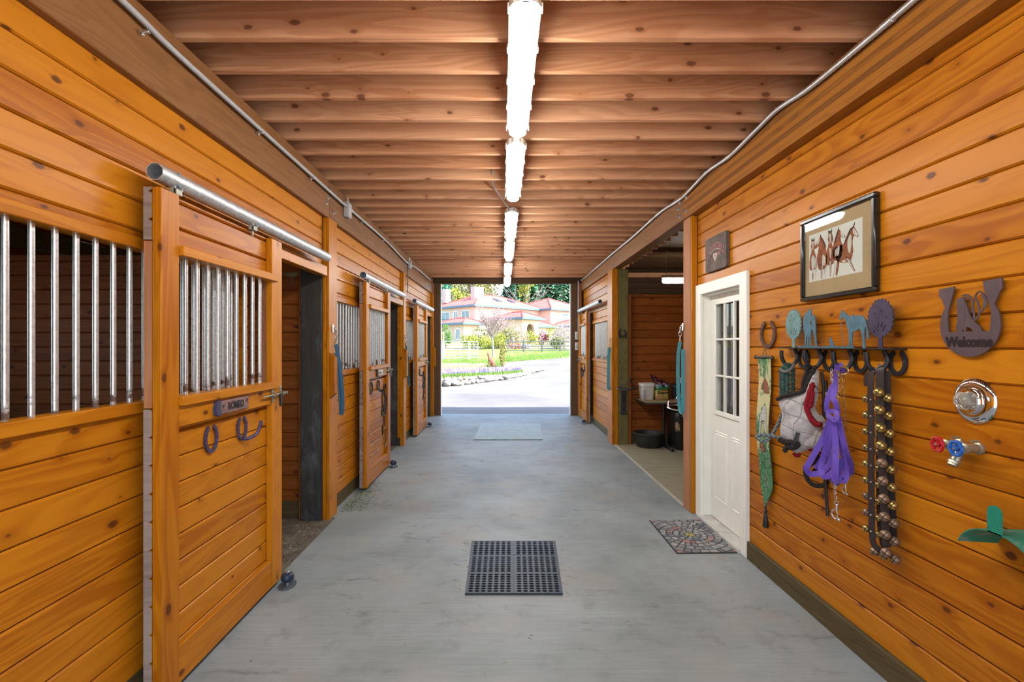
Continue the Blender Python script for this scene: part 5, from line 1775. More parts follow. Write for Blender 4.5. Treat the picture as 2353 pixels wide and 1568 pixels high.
# ------------------------------------------------------------------ the open bay on the right
mb = MB(); mb.box(1.84, 5.45, 5.06, 8.37, .0003, .0015)  # thin added slab; dust plus the bay's warm light put into its colour
struct(mb, 'floor_bay', mat_noise('warm_light_dusty_concrete', [(.3, (.20, .175, .11)), (.6, (.29, .26, .175)), (.75, (.22, .19, .12))], 3, 6, .75, .3, .003, (1, 4, 1)), 'dusty floor of the open bay, warm light put into its olive-brown colour')
mb = MB(); mb.box(1.80, 1.835, 5.09, 8.22, .0005, .006, .001)
struct(mb, 'trim_5', plain('pale_strip', (.42, .38, .30), .7, 0, .2, 20), 'pale strip in the floor along the edge of the open bay')
t = thing('work_table', (2.9, 8.1, 0), 'table with a pale wood top and black pedestal in the open bay', 'table')
m = MB()
m.prism([(2.24, 7.83), (3.7, 7.83), (3.7, 8.37), (2.19, 8.37), (2.19, 7.90), (2.205, 7.85)], .722, .74); m.build('tabletop', mat_noise('pale_laminate', [(.3, (.28, .20, .10)), (.7, (.40, .30, .16))], 5, 4, .45, .05, .001, (1, 8, 1)), t)
m = MB(); m.prism([(2.238, 7.826), (3.702, 7.826), (3.702, 8.372), (2.186, 8.372), (2.186, 7.898), (2.201, 7.846)], .706, .7335); m.build('edge_band', BLACK, t)
for x in (2.57, 3.4):
    m = MB(); m.tube([(x, 8.1, .03), (x, 8.1, .706)], .021, 12); m.build('leg', BLACK, t)
    m = MB(); m.box(x - .025, x + .025, 7.66, 8.35, .012, .045, .01); m.box(x - .02, x + .02, 7.68, 7.72, .0, .013, .002); m.box(x - .02, x + .02, 8.28, 8.32, 0, .013, .002); m.build('foot', BLACK, t)

def sq_ring(cx, cy, w, r, z, n=6):
    return [(cx + x, cy + y, z) for x, y in rrect(w, w, r, n)]
def loft(m, loops, cap0=True, cap1=True):
    n = len(loops[0])
    vs = [p for l in loops for p in l]
    fs = [[i * n + k, i * n + (k + 1) % n, (i + 1) * n + (k + 1) % n, (i + 1) * n + k] for i in range(len(loops) - 1) for k in range(n)]
    if cap0: fs.append(list(range(n))[::-1])
    if cap1: fs.append([(len(loops) - 1) * n + k for k in range(n)])
    m.add(vs, fs)
t = thing('supplement_bucket', (2.335, 8.24, .741), 'square white plastic bucket with a lid on the bay table', 'bucket')
PW = plain('white_plastic', (.62, .62, .57), .4, 0, .04, 8)
m = MB(); loft(m, [sq_ring(2.335, 8.24, w, .035, z) for w, z in ((.185, .741), (.19, .745), (.212, .96), (.212, .965))]); m.build('tub', PW, t)
m = MB(); loft(m, [sq_ring(2.335, 8.24, w, .037, z) for w, z in ((.218, .955), (.228, .957), (.228, 1.0), (.222, 1.006), (.20, 1.006), (.197, 1.002))]); m.build('lid', PW, t)
m = MB(); m.tube(spline([(2.222, 8.20, .95), (2.205, 8.15, .90), (2.208, 8.13, .84), (2.225, 8.13, .82)], 6), .003, 6); m.build('handle', STEEL, t)
m = MB(); m.box(2.255, 2.285, 8.124, 8.1395, .76, .9, .001); m.build('sticker', plain('grey_sticker', (.35, .36, .38), .6, 0, .5, 60), t)
# feed bag
t = thing('feed_bag', (2.56, 8.2, .741), 'yellow and green feed bag lettered Guard with a crumpled maroon top', 'bag')
def bagring(z, w, dp, jit=0):
    o = []
    for i in range(28):
        g_ = 2 * pi * i / 28
        cx, sx = cos(g_), sin(g_)
        e = .45
        o.append((2.565 + w / 2 * abs(cx) ** e * (1 if cx > 0 else -1) + (U(-jit, jit) if jit else 0), 8.21 + dp / 2 * abs(sx) ** e * (1 if sx > 0 else -1) + (U(-jit, jit) if jit else 0), z + (U(-jit, jit) if jit else 0)))
    return o
for nm, zs, mt in (('lower_panel', ((.741, .19, .09), (.75, .215, .12), (.83, .222, .135), (.892, .222, .135)), plain('bag_yellow', (.56, .46, .12), .35, 0, .06, 10)),
                   ('green_band', ((.892, .2225, .1355), (.905, .223, .135), (.935, .224, .125)), plain('bag_green', (.02, .16, .03), .3, 0, .4, 30)),
                   ('picture_panel', ((.935, .224, .125), (.96, .225, .11), (.985, .23, .09)), mat_noise('bag_teal', [(.35, (.01, .10, .15)), (.5, (.10, .30, .36)), (.65, (.45, .48, .45))], 14, 3, .3, 0)),
                   ):
    m = MB(); loft(m, [bagring(z, w, d) for z, w, d in zs], nm == 'lower_panel', False); m.build(nm, mt, t, ang=70)
m = MB(); rr_ = [bagring(.985, .23, .09), bagring(1.02, .25, .06, .008), bagring(1.05, .27, .03, .012), bagring(1.075, .285, .015, .012)]
rr_ = [[(x - .012 * k, y, z - (x - 2.565) * .16 * k) for x, y, z in l] for k, l in enumerate(rr_)]
loft(m, rr_, False, True); m.build('crumpled_top', mat_noise('bag_maroon', [(.4, (.03, .004, .012)), (.58, (.09, .012, .025)), (.7, (.5, .42, .42))], 22, 3, .3, 0), t, ang=20)
ff = lambda a, b, d: (2.565 + a, 8.1415 - d, .80 + b)
m = MB(); text_into(m, 'Guard', .078, lambda a, b, d: ff(a + .004, b + .055, d), .001, 0, .003, .92); m.build('lettering', plain('ink', (.012, .01, .012)), t, smooth=False)
m = MB(); m.box(-.02, .075, .088, .101, 0, .0012, 0, lambda a, b, d: ff(a, b - .002, d)); m.build('red_patch', plain('bag_red', (.4, .03, .02), .4), t)
m = MB()
for z, w in ((-.005, .07), (-.022, .07), (-.038, .08)):
    m.box(-.01, -.01 + w, z - .002, z + .002, 0, .001, 0, ff)
m.build('fine_print', plain('print_red', (.25, .10, .06), .6), t)
m = MB(); m.prism([(-.1, -.05), (-.05, -.05), (-.05, -.0), (-.07, .012), (-.1, .0)], 0, .001, ff); m.build('corner_patch', plain('bag_pink', (.5, .2, .2), .5, 0, .4, 70), t, smooth=False)
m = MB(); m.prism([(x * .05 + .02, .158 + y * .04) for x, y in ((-.5, -.5), (-.3, .2), (-.8, 0), (-.7, .4), (-.1, .7), (.4, .1), (.6, -.5))], .0, .0215, lambda a, b, d: ff(a, b, -.0 - .02 + d)); m.build('horse_motif', plain('motif_dark', (.03, .02, .02), .6), t, smooth=False)

t = thing('feed_bucket', (2.87, 8.18, .741), 'black bucket with a pale label on the bay table, right of the feed bag', 'bucket')
m = MB(); m.lathe([(0, 0), (.125, 0), (.13, .004), (.152, .225), (.162, .227), (.163, .25), (.155, .252), (.15, .25), (.128, .01), (0, .01)], (2.87, 8.18, .741), n=32); m.build('pail', BLACK, t)
m = MB(); vs = []
for i in range(6):
    g_ = -pi / 2 - .42 + .3 * i / 5
    for z in (.79, .865):
        r = .1345 + (z - .745) * .1 + .0015
        vs.append((2.87 + r * cos(g_), 8.18 + r * sin(g_), z))
m.add(vs, [[2 * i, 2 * i + 2, 2 * i + 3, 2 * i + 1] for i in range(5)]); m.build('label', mat_noise('bucket_label', [(.35, (.2, .12, .02)), (.55, (.5, .46, .36)), (.7, (.42, .3, .06))], 30, 3, .5, 0), t)
m = MB(); m.tube(spline([(2.71, 8.18, .98), (2.73, 8.06, .96), (2.80, 8.0, .955)], 6), .003, 6); m.build('handle', STEEL, t)
m = MB(); m.box(2.93, 3.03, 8.366, 8.379, .975, 1.085, .004); m.box(2.955, 3.005, 8.364, 8.3665, 1.0, 1.06, .001)
tag(m.build('wall_plate_cover', WHITE), 'white cover plate on the reddish partition above the bay table', 'cover plate')
t = thing('feed_tub', (2.335, 8.1, 0), 'wide black rubber tub on the floor under the bay table', 'tub')
m = MB(); m.lathe([(0, .001), (.18, .001), (.19, .012), (.232, .20), (.245, .205), (.249, .218), (.245, .23), (.232, .232), (.222, .222), (.185, .03), (0, .03)], (2.325, 8.08, 0), n=36); m.build('tub', plain('grey_black_rubber', (.022, .022, .02), .6, 0, .4, 9, .1), t)
t = thing('feed_bin', (2.86, 8.0, 0), 'tall black plastic bin with a lid beside the table leg', 'bin')
m = MB(); loft(m, [[(2.875 + x * w, 8.0 + y * w, z) for x, y in rrect(.46, .52, .06, 5)] for w, z in ((.88, .001), (.9, .01), (1.0, .50), (1.0, .51))]); m.build('body', BLACK, t)
m = MB(); loft(m, [[(2.875 + x * w, 8.0 + y * w, z) for x, y in rrect(.46, .52, .06, 5)] for w, z in ((1.02, .505), (1.05, .51), (1.05, .545), (1.0, .58), (.85, .595))]); m.build('lid', BLACK, t)
m = MB(); m.box(2.63, 2.70, 7.728, 7.733, .30, .44, 0); m.box(3.0, 3.08, 7.74, 7.745, .2, .45, 0); m.build('label', mat_noise('bin_label', [(.35, (.06, .04, .03)), (.5, (.32, .2, .07)), (.66, (.5, .46, .4))], 24, 3, .6, 0), t)
m = MB(); m.box(2.85, 2.91, 7.72, 7.742, .50, .53, .004); m.build('catch', STEEL, t)

# folding saddle racks
def saddle_rack(o, mat, tipmat, label, ydir, L, w, plate):
    t = thing('saddle_rack', o, label, 'saddle rack', 'folding saddle racks')
    X, Y, Z = o
    g_ = lambda a, b, d: (X + a, Y + ydir * d, Z + b)
    if plate:
        m = MB(); m.box(-.04, .04, -.42, .0, .001, .016, .003, g_)
        m.box(-.055, .05, -.43, -.38, .001, .03, .004, g_); m.box(-.05, .05, -.03, .0, .001, .03, .004, g_); m.build('mount', mat, t)
        for x, z in ((-.025, -.04), (.025, -.04), (-.025, -.40), (.025, -.40)):
            m = MB(); m.ball(g_(x, z, .031), .008, 8, 5); m.build('bolt', STEEL, t)
    else:
        m = MB(); m.box(-.03, .03, -.03, .03, .001, .04, .003, g_); m.box(-.03, .03, -.24, -.18, .001, .03, .003, g_); m.build('mount', tipmat, t)
    m = MB(); m.tube([g_(*p) for p in spline([(-.03, .0, .02), (-w / 2, .0, L * .4), (-w * .45, .005, L * .8), (0, .01, L), (w * .45, .005, L * .8), (w / 2, .0, L * .4), (.03, 0, .02)], 8)], .009, 8); m.build('frame', tipmat if not plate else mat, t)
    m = MB(); m.tube([g_(*p) for p in spline([(-w * .45, .005, L * .75), (-w * .40, .06, L * .78), (-.02, .09, L * .8), (0.0, .17, L * .82), (.02, .17, L * .82), (.05, .09, L * .8), (w * .42, .02, L * .75)], 8)], .008, 8); m.build('loop', tipmat, t)
    m = MB(); m.tube([g_(0, -.22, .02), g_(0, 0, L * .75)], .007, 8); m.build('brace', mat if plate else tipmat, t)
saddle_rack((1.955, 8.234, .93), BLACK, BLACK, 'black folding saddle rack bolted to the greenish post', -1, .42, .30, True)
saddle_rack((1.90, 5.075, .95), CHROME, plain('satin_chrome', (.75, .75, .76), .25, 1.0, .05), 'chrome saddle rack sticking out behind the post by the white door', 1, .52, .26, False)
wall_hook(lambda a, b, d: (1.935 + a, 8.234 - d, 1.82 + b), 'black horseshoe hook on the greenish post')
t = thing('bay_light', (3.5, 9.3, 2.8), 'tube light glowing at the back of the open bay', 'light fixture')
m = MB(); m.box(2.92, 4.2, 9.24, 9.36, 2.855, 2.91, .01); m.build('housing', HOUSING, t)
m = MB(); m.lathe([(0, 0), (.03, .004), (.048, .02), (.048, 1.25), (.03, 1.266), (0, 1.27)], (2.925, 9.3, 2.81), (1, 0, 0), 16); m.build('diffuser', emission('lit_tube', (1, .95, .85), LAMP * .8), t)
m = MB(); m.tube([(3.0, 9.3, 2.9), (3.0, 9.3, 3.383)], .004, 6); m.tube([(4.1, 9.3, 2.9), (4.1, 9.3, 3.383)], .004, 6); m.build('hanger', STEEL, t)

# ------------------------------------------------------------------ outdoors
GP = [(0, -.02), (11.9, -.02), (28, -.01), (33, .17), (45, .6), (52, .9), (62, 1.4), (80, 2.3), (140, 6.0), (220, 10)]
def gz(y):
    for (a, p), (b, q) in zip(GP, GP[1:]):
        if y <= b:
            return p + (q - p) * max(0, (y - a)) / (b - a)
    return GP[-1][1]
def G(px, py):          # the ground point seen at a place in the photo
    lo, hi = 12.0, 70.0
    for _ in range(40):
        y = (lo + hi) / 2
        if 794 + (1.62 - gz(y)) * 1160 / y > py:
            lo = y
        else:
            hi = y
    return Vector(((px - 1157) / 1160 * y, y, gz(y)))
def AT(px, y):
    return (px - 1157) / 1160 * y

mb = MB()
ys = [11.95, 14, 17, 20, 24, 28, 33, 38, 45, 52, 62, 80, 140, 220]
vs = [(x, y, gz(y)) for y in ys for x in (-160, -20, 0, 20, 160)]
mb.add(vs, [[r * 5 + c, r * 5 + c + 1, (r + 1) * 5 + c + 1, (r + 1) * 5 + c] for r in range(len(ys) - 1) for c in range(4)])
mb.add([(-60, -40, -.03), (60, -40, -.03), (60, 11.94, -.03), (-60, 11.94, -.03)], [(0, 1, 2, 3)], None, [1])  # unseen yard behind the camera, made pale to bounce light onto the joists
am, nt, bs = new_mat('asphalt')
g = NG(nt); c, xyz = g.obj()
q1 = g.noise(c, .35, 4, .6); q2 = g.noise(c, 70, 3, .7)
g.put(bs.inputs['Base Color'], g.mix(g.math('MULTIPLY', q2, .5), g.ramp(q1, [(.35, (.145, .132, .125)), (.65, (.25, .23, .215))]), (.085, .085, .085)))
bs.inputs['Roughness'].default_value = .8
g.bump(bs, q2, .4, .004)
struct(mb, 'ground', [am, mat_noise('pale_bounce_yard', [(.3, (.42, .40, .37)), (.7, (.58, .56, .52))], 30, 4, .9, .3, .01)], 'pale asphalt drive curving away outside the barn')

def flat_poly(pts, lift):
    bm = bmesh.new()
    vv = [bm.verts.new((p.x, p.y, 0)) for p in pts]
    bm.faces.new(vv)
    for y in ys[5:10]:
        bmesh.ops.bisect_plane(bm, geom=bm.verts[:] + bm.edges[:] + bm.faces[:], plane_co=(0, y, 0), plane_no=(0, 1, 0))
    bmesh.ops.triangulate(bm, faces=bm.faces[:])
    m = MB()
    idx = {v: i for i, v in enumerate(bm.verts)}
    m.add([(v.co.x, v.co.y, gz(v.co.y) + lift) for v in bm.verts], [[idx[v] for v in f.verts] for f in bm.faces])
    bm.free()
    return m
lp = [G(*p) for p in ((930, 847), (1010, 846), (1060, 846), (1110, 845), (1150, 841), (1164, 836), (1166, 832), (1200, 829.5), (1260, 826), (1313, 821.5), (1420, 815))]
lp += [Vector((p[0], p[1], 0)) for p in ((AT(1420, 56), 56), (AT(1165, 58), 58), (AT(1080, 58), 58), (AT(930, 50), 50))]
GRASS = mat_noise('lawn_grass', [(.3, (.13, .22, .035)), (.5, (.22, .32, .065)), (.7, (.33, .40, .12))], 3.5, 6, .9, .6, .03)
m = flat_poly(lp, .02)
tag(m.build('lawn', GRASS, smooth=False), 'bright green lawn between the flower bed and the fences', 'lawn', kind='stuff')
m = flat_poly([Vector((p[0], p[1], 0)) for p in ((-60, 59), (AT(1165, 59.5), 59.5), (40, 59), (90, 70), (90, 110), (-90, 110), (-90, 70))], .02)
tag(m.build('garden_ground', mat_noise('garden_soil', [(.3, (.16, .18, .06)), (.6, (.30, .26, .14)), (.75, (.28, .34, .10))], 1.2, 5, .9, .5, .03), smooth=False), 'planted ground around the house', 'garden', kind='stuff')
BLADE = mat_leaf('grass_blades', [(0, (.09, .20, .03)), (.5, (.18, .31, .055)), (1, (.36, .42, .14))], .35)
def blades(m, x, y, z, n, h, sp, w=.012):
    for _ in range(n):
        a = U(0, 2 * pi); r = U(0, sp); m.rnd = R()
        X, Y = x + r * cos(a), y + r * sin(a)
        lean = U(-.35, .35) * h; hh = h * U(.6, 1.2)
        m.add([(X - w, Y, z), (X + w, Y, z), (X + lean, Y + U(-.05, .05), z + hh)], [(0, 1, 2)])
m = MB()
for _ in range(2600):
    px = U(1000, 1320)
    pyl = 845 if px < 1150 else 833 - (px - 1165) * .078
    p = G(px, pyl - abs(random.gauss(0, 9)) - .5)
    if p.y < 57:
        blades(m, p.x, p.y, p.z + .01, 3, .16, .15, .018)
tag(m.build('grass_tufts', BLADE, smooth=False, recalc=False), 'grass blades along the near edge of the lawn', 'grass', kind='stuff')

# raised flower bed with a stone edge
front = [(985, 891, .45), (1040, 888, .45), (1075, 884, .42), (1110, 879, .38), (1150, 874, .33), (1185, 867, .27), (1215, 860, .2), (1240, 852, .1)]
back = [(985, 847), (1040, 847), (1075, 847), (1110, 846.5), (1140, 846), (1170, 844.5), (1200, 844), (1234, 846.5)]
m = MB()
Fp = [G(a, b) + Vector((0, .3, h * .8)) for a, b, h in front]
Bp = [G(a, b) + Vector((0, 0, .06)) for a, b in back]
vs = []
for a, b in zip(Fp, Bp):
    vs += [(a.x, a.y - .08, gz(a.y) - .05)] + [tuple(a.lerp(b, k / 6)) for k in range(7)]
m.add(vs, [[i * 8 + k, i * 8 + k + 1, (i + 1) * 8 + k + 1, (i + 1) * 8 + k] for i in range(len(Fp) - 1) for k in range(7)])
tag(m.build('bed_soil', mat_noise('bed_soil', [(.35, (.22, .15, .09)), (.65, (.36, .26, .17))], 9, 5, .95, .5, .02)), 'bare brown soil of the raised flower bed', 'soil', kind='stuff')
ROCK = mat_noise('pale_boulder', [(.3, (.17, .16, .15)), (.5, (.30, .28, .26)), (.7, (.44, .42, .39))], 5, 5, .9, .6, .03)
def rock_mesh(seed):
    rg = random.Random(seed)
    bm = bmesh.new()
    bmesh.ops.create_icosphere(bm, subdivisions=3, radius=.5)
    cuts = [(Vector((rg.uniform(-1, 1), rg.uniform(-1, 1), rg.uniform(-1, 1))).normalized(), rg.uniform(.30, .44)) for _ in range(9)]
    for v in bm.verts:
        for n_, d in cuts:
            k = v.co.dot(n_)
            if k > d:
                v.co -= n_ * (k - d) * .85
        v.co *= 1 + rg.uniform(-.012, .012)
    me = bpy.data.meshes.new('boulder'); bm.to_mesh(me); bm.free()
    me.materials.append(ROCK); me.polygons.foreach_set('use_smooth', [True] * len(me.polygons)); me.set_sharp_from_angle(angle=radians(40))
    return me
RM = [rock_mesh(i) for i in range(6)]
def along(pts, s):
    for (a, b) in zip(pts, pts[1:]):
        L = (b[0] - a[0]).length
        if s <= L:
            return a[0].lerp(b[0], s / L), a[1] + (b[1] - a[1]) * s / L
        s -= L
    return pts[-1]
path = [(G(a, b), h) for a, b, h in front]
tot = sum((b[0] - a[0]).length for a, b in zip(path, path[1:]))
rg = random.Random(11)
def rock(p, w, h, dz, lb, gr):
    o = bpy.data.objects.new('boulder', rg.choice(RM)); COL.objects.link(o)
    o.location = (p.x, p.y, gz(p.y) + dz + h / 2 - .02)
    o.scale = (w * 1.12, w * rg.uniform(.75, .95), h * 1.15)
    o.rotation_euler = (rg.uniform(-.15, .15), rg.uniform(-.15, .15), rg.uniform(0, 6.28))
    tag(o, lb, 'boulder', gr)
s = .1
while s < tot - .1:
    w = rg.uniform(.34, .62)
    p, h = along(path, s + w / 2)
    hh = min(h * .62 + .05, w * .62) * rg.uniform(.9, 1.1)
    rock(p + Vector((0, .12, 0)), w, hh * .85, 0, 'grey-white boulder in the bottom course of the wall edging the flower bed', 'bottom boulders of the flower bed edge')
    s += w * .93
s = .25
while s < tot - 1.6:
    w = rg.uniform(.26, .42)
    p, h = along(path, s + w / 2)
    rock(p + Vector((0, .22, 0)), w, h * .42, h * .44, 'small pale boulder in the top course of the wall edging the flower bed', 'top boulders of the flower bed edge')
    s += w * rg.uniform(.95, 1.25)
def bedpoint(t, k):
    i = min(len(Fp) - 2, int(t * (len(Fp) - 1))); q = t * (len(Fp) - 1) - i
    a, b = Fp[i].lerp(Fp[i + 1], q), Bp[i].lerp(Bp[i + 1], q)
    return a.lerp(b, k)
m = MB()
for _ in range(3400):
    t_ = U(.02, .80) ** 1.0
    k = random.gauss(.22, .08) if R() < .85 else U(.1, .5)
    if k < .08: continue
    p = bedpoint(t_, k)
    m.rnd = R() * (1 - .0 * t_)
    h = U(.08, .20); w = U(.018, .04)
    for z in (0, 1, 2):
        a = U(0, pi)
        zz = h * (.55 + .22 * z)
        m.add([(p.x - w * cos(a), p.y - w * sin(a), p.z + zz - .05), (p.x + w * cos(a), p.y + w * sin(a), p.z + zz - .05), (p.x, p.y, p.z + zz + .07)], [(0, 1, 2)])
tag(m.build('lavender_flowers', mat_leaf('lavender_petals', [(0, (.26, .22, .62)), (.5, (.42, .36, .78)), (.8, (.58, .45, .72)), (1, (.78, .62, .76))], .3), smooth=False, recalc=False), 'drift of lavender-blue flowers in the raised bed', 'flowers', kind='stuff')
m = MB()
for _ in range(1500):
    p = bedpoint(U(.0, .78), abs(random.gauss(.04, .06)))
    blades(m, p.x, p.y - .1, p.z - .02, 3, .13, .12, .02)
for _ in range(500):
    p = bedpoint(U(.02, .8), U(.2, .6))
    blades(m, p.x, p.y, p.z - .02, 2, .14, .12, .012)
tag(m.build('bed_greenery', BLADE, smooth=False, recalc=False), 'green leaves spilling over the stone edge of the flower bed', 'greenery', kind='stuff')
m = MB()
for _ in range(260):
    p = bedpoint(U(.03, .38), U(.3, .5))
    for _k in range(6):
        m.rnd = R(); a = U(-.9, .9); h = U(.2, .5)
        m.tube([p, p + Vector((a * .25, U(-.1, .1), h * .7)), p + Vector((a * .6, U(-.2, .2), h * .9))], .006, 3)
tag(m.build('dry_grass', mat_leaf('dry_stems', [(0, (.50, .36, .18)), (.5, (.66, .56, .32)), (1, (.55, .60, .28))], .2), smooth=False, recalc=False), 'dry straw-coloured grass stems behind the lavender', 'dry grass', kind='stuff')

# seated howling coyote in rusty metal, a statue
p = G(1129, 846)
X0, Y0, Z0 = p.x, p.y, p.z + .06
t = thing('coyote_statue', (X0, Y0, Z0), 'rust-brown seated coyote statue with its muzzle raised, in the flower bed', 'statue')
SKV = [((.13, 0, .20), .17), ((.08, 0, .36), .16), ((-.05, 0, .50), .15), ((-.13, 0, .62), .105), ((-.17, 0, .74), .085), ((-.21, 0, .80), .075), ((-.25, 0, .90), .042), ((-.265, 0, .97), .026),
       ((-.13, .07, .38), .07), ((-.19, .08, .20), .045), ((-.22, .08, .05), .036), ((-.27, .08, .02), .034),
       ((-.13, -.07, .38), .07), ((-.19, -.08, .20), .045), ((-.22, -.08, .05), .036), ((-.27, -.08, .02), .034),
       ((.08, .13, .17), .10), ((-.02, .15, .16), .06), ((.06, .15, .05), .04), ((-.06, .15, .025), .035),
       ((.08, -.13, .17), .10), ((-.02, -.15, .16), .06), ((.06, -.15, .05), .04), ((-.06, -.15, .025), .035),
       ((.26, .05, .09), .06), ((.33, .12, .05), .05), ((.30, .22, .04), .02)]
SKE = [(0, 1), (1, 2), (2, 3), (3, 4), (4, 5), (5, 6), (6, 7), (2, 8), (8, 9), (9, 10), (10, 11), (2, 12), (12, 13), (13, 14), (14, 15), (0, 16), (16, 17), (17, 18), (18, 19), (0, 20), (20, 21), (21, 22), (22, 23), (0, 24), (24, 25), (25, 26)]
me = bpy.data.meshes.new('body')
me.from_pydata([v[0] for v in SKV], SKE, [])
ob = bpy.data.objects.new('body', me); COL.objects.link(ob); ob.parent = t
mo = ob.modifiers.new('skin', 'SKIN')
for i, v in enumerate(SKV):
    me.skin_vertices[0].data[i].radius = (v[1], v[1])
me.skin_vertices[0].data[0].use_root = True
ob.modifiers.new('smooth', 'SUBSURF').levels = 2
ob.modifiers['smooth'].render_levels = 2
RUSTY = plain('rust_red_metal', (.24, .10, .065), .75, .1, .35, 12, .3)
me.materials.append(RUSTY)
for s in (-1, 1):
    m = MB(); m.lathe([(.032, 0), (.028, .05), (.012, .10), (0, .125)], (X0 - .165, Y0 + s * .05, Z0 + .83), (.55, s * .15, .8), 10); m.build('ear', RUSTY, t)

# plants
def leafcloud(m, blobs, n, size, bias=.0, up=.5, flat=.6, shell=.55):
    tot = sum(b[3] * b[4] * b[5] for b in blobs)
    for b in blobs:
        for _ in range(int(n * b[3] * b[4] * b[5] / tot)):
            d = Vector((random.gauss(0, 1), random.gauss(0, 1), random.gauss(0, 1))).normalized() * (shell + (1 - shell) * R()) 
            p = Vector((b[0] + d.x * b[3], b[1] + d.y * b[4], b[2] + d.z * b[5]))
            nrm = (d + Vector((U(-.8, .8), U(-.8, .8), U(-.8, .8)))).normalized()
            x = nrm.orthogonal().normalized(); y = nrm.cross(x)
            a = U(0, 2 * pi); x, y = x * cos(a) + y * sin(a), y * cos(a) - x * sin(a)
            s = size * U(.6, 1.3)
            m.rnd = min(1, max(0, R() * .9 + bias))
            q = [p - x * s - y * s * flat * .4, p - y * s * flat, p + x * s, p + y * s * flat]
            m.add(q, [(0, 1, 2, 3)])
def leafmat(n, a, b, c):
    return mat_leaf(n, [(0, a), (.5, b), (1, c)], .3)
L_YG = leafmat('leaf_yellow_green', (.20, .25, .03), (.36, .38, .06), (.58, .52, .14))
L_DK = leafmat('leaf_dark_green', (.03, .15, .10), (.06, .26, .16), (.15, .40, .24))
L_OL = leafmat('leaf_olive', (.10, .13, .06), (.22, .24, .09), (.42, .38, .15))
L_GR = leafmat('leaf_green', (.04, .16, .02), (.11, .30, .05), (.30, .42, .10))
L_PK = leafmat('leaf_pink_white', (.34, .30, .22), (.52, .44, .42), (.70, .58, .60))
L_BU = leafmat('leaf_burgundy', (.10, .012, .03), (.22, .03, .07), (.36, .08, .14))
L_CI = leafmat('leaf_conifer_light', (.10, .30, .17), (.24, .46, .28), (.46, .60, .40))
L_CP = leafmat('leaf_cream_pink', (.36, .30, .14), (.56, .46, .30), (.66, .50, .48))
BARK = plain('grey_bark', (.26, .22, .21), .85, 0, .3, 20, .4)
BARKD = plain('dark_bark', (.10, .07, .05), .9, 0, .3, 10, .4)

def branches(m, p, d, L, r, depth, tips, spread=.55, up=.12):
    q = p + d * L
    mid = p + d * L * .5 + Vector((U(-.04, .04), U(-.04, .04), 0)) * L
    m.tube([p, mid, q], [r, r * .85, r * .7], 5)
    tips.append(q)
    if depth == 0:
        return
    for _ in range(3 if depth > 2 else 2):
        nd = (d + Vector((U(-spread, spread), U(-spread, spread), U(-spread * .3, spread * .5) + up))).normalized()
        branches(m, q if R() < .6 else mid, nd, L * U(.62, .85), r * .62, depth - 1, tips, spread, up)
y = 45.0
bx, bz = AT(1133.5, y), gz(y)
t = thing('blossom_tree', (bx, y, bz), 'small tree in sparse pinkish-white blossom on the lawn', 'tree')
m = MB(); tips = []
m.tube([(bx, y, bz - .05), (bx - .03, y, bz + .9), (bx - .10, y, bz + 1.75)], [.13, .10, .085], 8); m.build('trunk', BARK, t)
m = MB()
for i in range(9):
    a = 2 * pi * i / 9
    branches(m, Vector((bx - .10, y, bz + 1.6 + .12 * (i % 3))), Vector((cos(a) * (.55 if i % 2 else .95), sin(a) * .8, 1.0)).normalized(), U(.85, 1.15), .045, 4, tips)
m.build('branches', plain('pale_twigs', (.22, .18, .18), .85, 0, .2, 10), t)
m = MB()
for q in tips:
    for _ in range(5):
        p = q + Vector((random.gauss(0, .16), random.gauss(0, .16), random.gauss(0, .15)))
        leafcloud(m, [(p.x, p.y, p.z, .03, .03, .03)], 1, .05, .0)
m.build('blossom', mat_leaf('blossom_petals', [(0, (.28, .13, .15)), (.4, (.48, .30, .32)), (1, (.66, .56, .54))], .35), t, smooth=False, recalc=False)
y = 32.2
p = G(1154, 846)
t = thing('columnar_shrub', tuple(p), 'narrow upright yellow-green shrub beside the coyote statue', 'shrub')
m = MB(); m.tube([(p.x, p.y, p.z), (p.x, p.y, p.z + .9)], .03, 6); m.build('stem', BARKD, t)
m = MB(); leafcloud(m, [(p.x, p.y, p.z + .30, .17, .17, .3), (p.x + .02, p.y, p.z + .75, .25, .25, .4), (p.x + .08, p.y, p.z + 1.2, .24, .24, .35), (p.x + .16, p.y, p.z + 1.5, .16, .16, .2)], 800, .05); m.build('foliage', leafmat('leaf_shrub', (.14, .10, .04), (.36, .33, .08), (.60, .55, .26)), t, smooth=False, recalc=False)

def shrub(px, y, w, h, mat, label, n=500, s=.11, z=None):
    x = AT(px, y); zz = gz(y) if z is None else z
    t = thing('shrub', (x, y, zz), label, 'shrub')
    m = MB()
    bl = [(x, y, zz + h * .5, w * .42, w * .4, h * .5)]
    for _ in range(4):
        bl.append((x + U(-.33, .33) * w, y + U(-.2, .2) * w, zz + h * U(.3, .65), w * U(.18, .28), w * .22, h * U(.25, .36)))
    leafcloud(m, bl, n, s); m.build('foliage', mat, t, smooth=False, recalc=False)
    m = MB(); m.tube([(x, y, zz), (x, y, zz + h * .4)], .05, 5); m.build('stem', BARKD, t)
shrub(1024, 60, 1.6, 3.0, L_GR, 'dark green shrub behind the white gate at the left')
shrub(1011, 58, 1.2, 2.2, L_YG, 'yellow-green shrub seen through the left gate arch')
shrub(1084, 57, 2.6, 1.9, L_YG, 'yellow-green shrub at the end of the white panels', 700)
shrub(1101, 60, 2.8, 2.7, L_OL, 'olive shrub left of the blossom tree trunk, against the house', 700)
shrub(1115, 57, 2.4, 1.6, L_YG, 'low yellow shrub just left of the blossom tree trunk', 600)
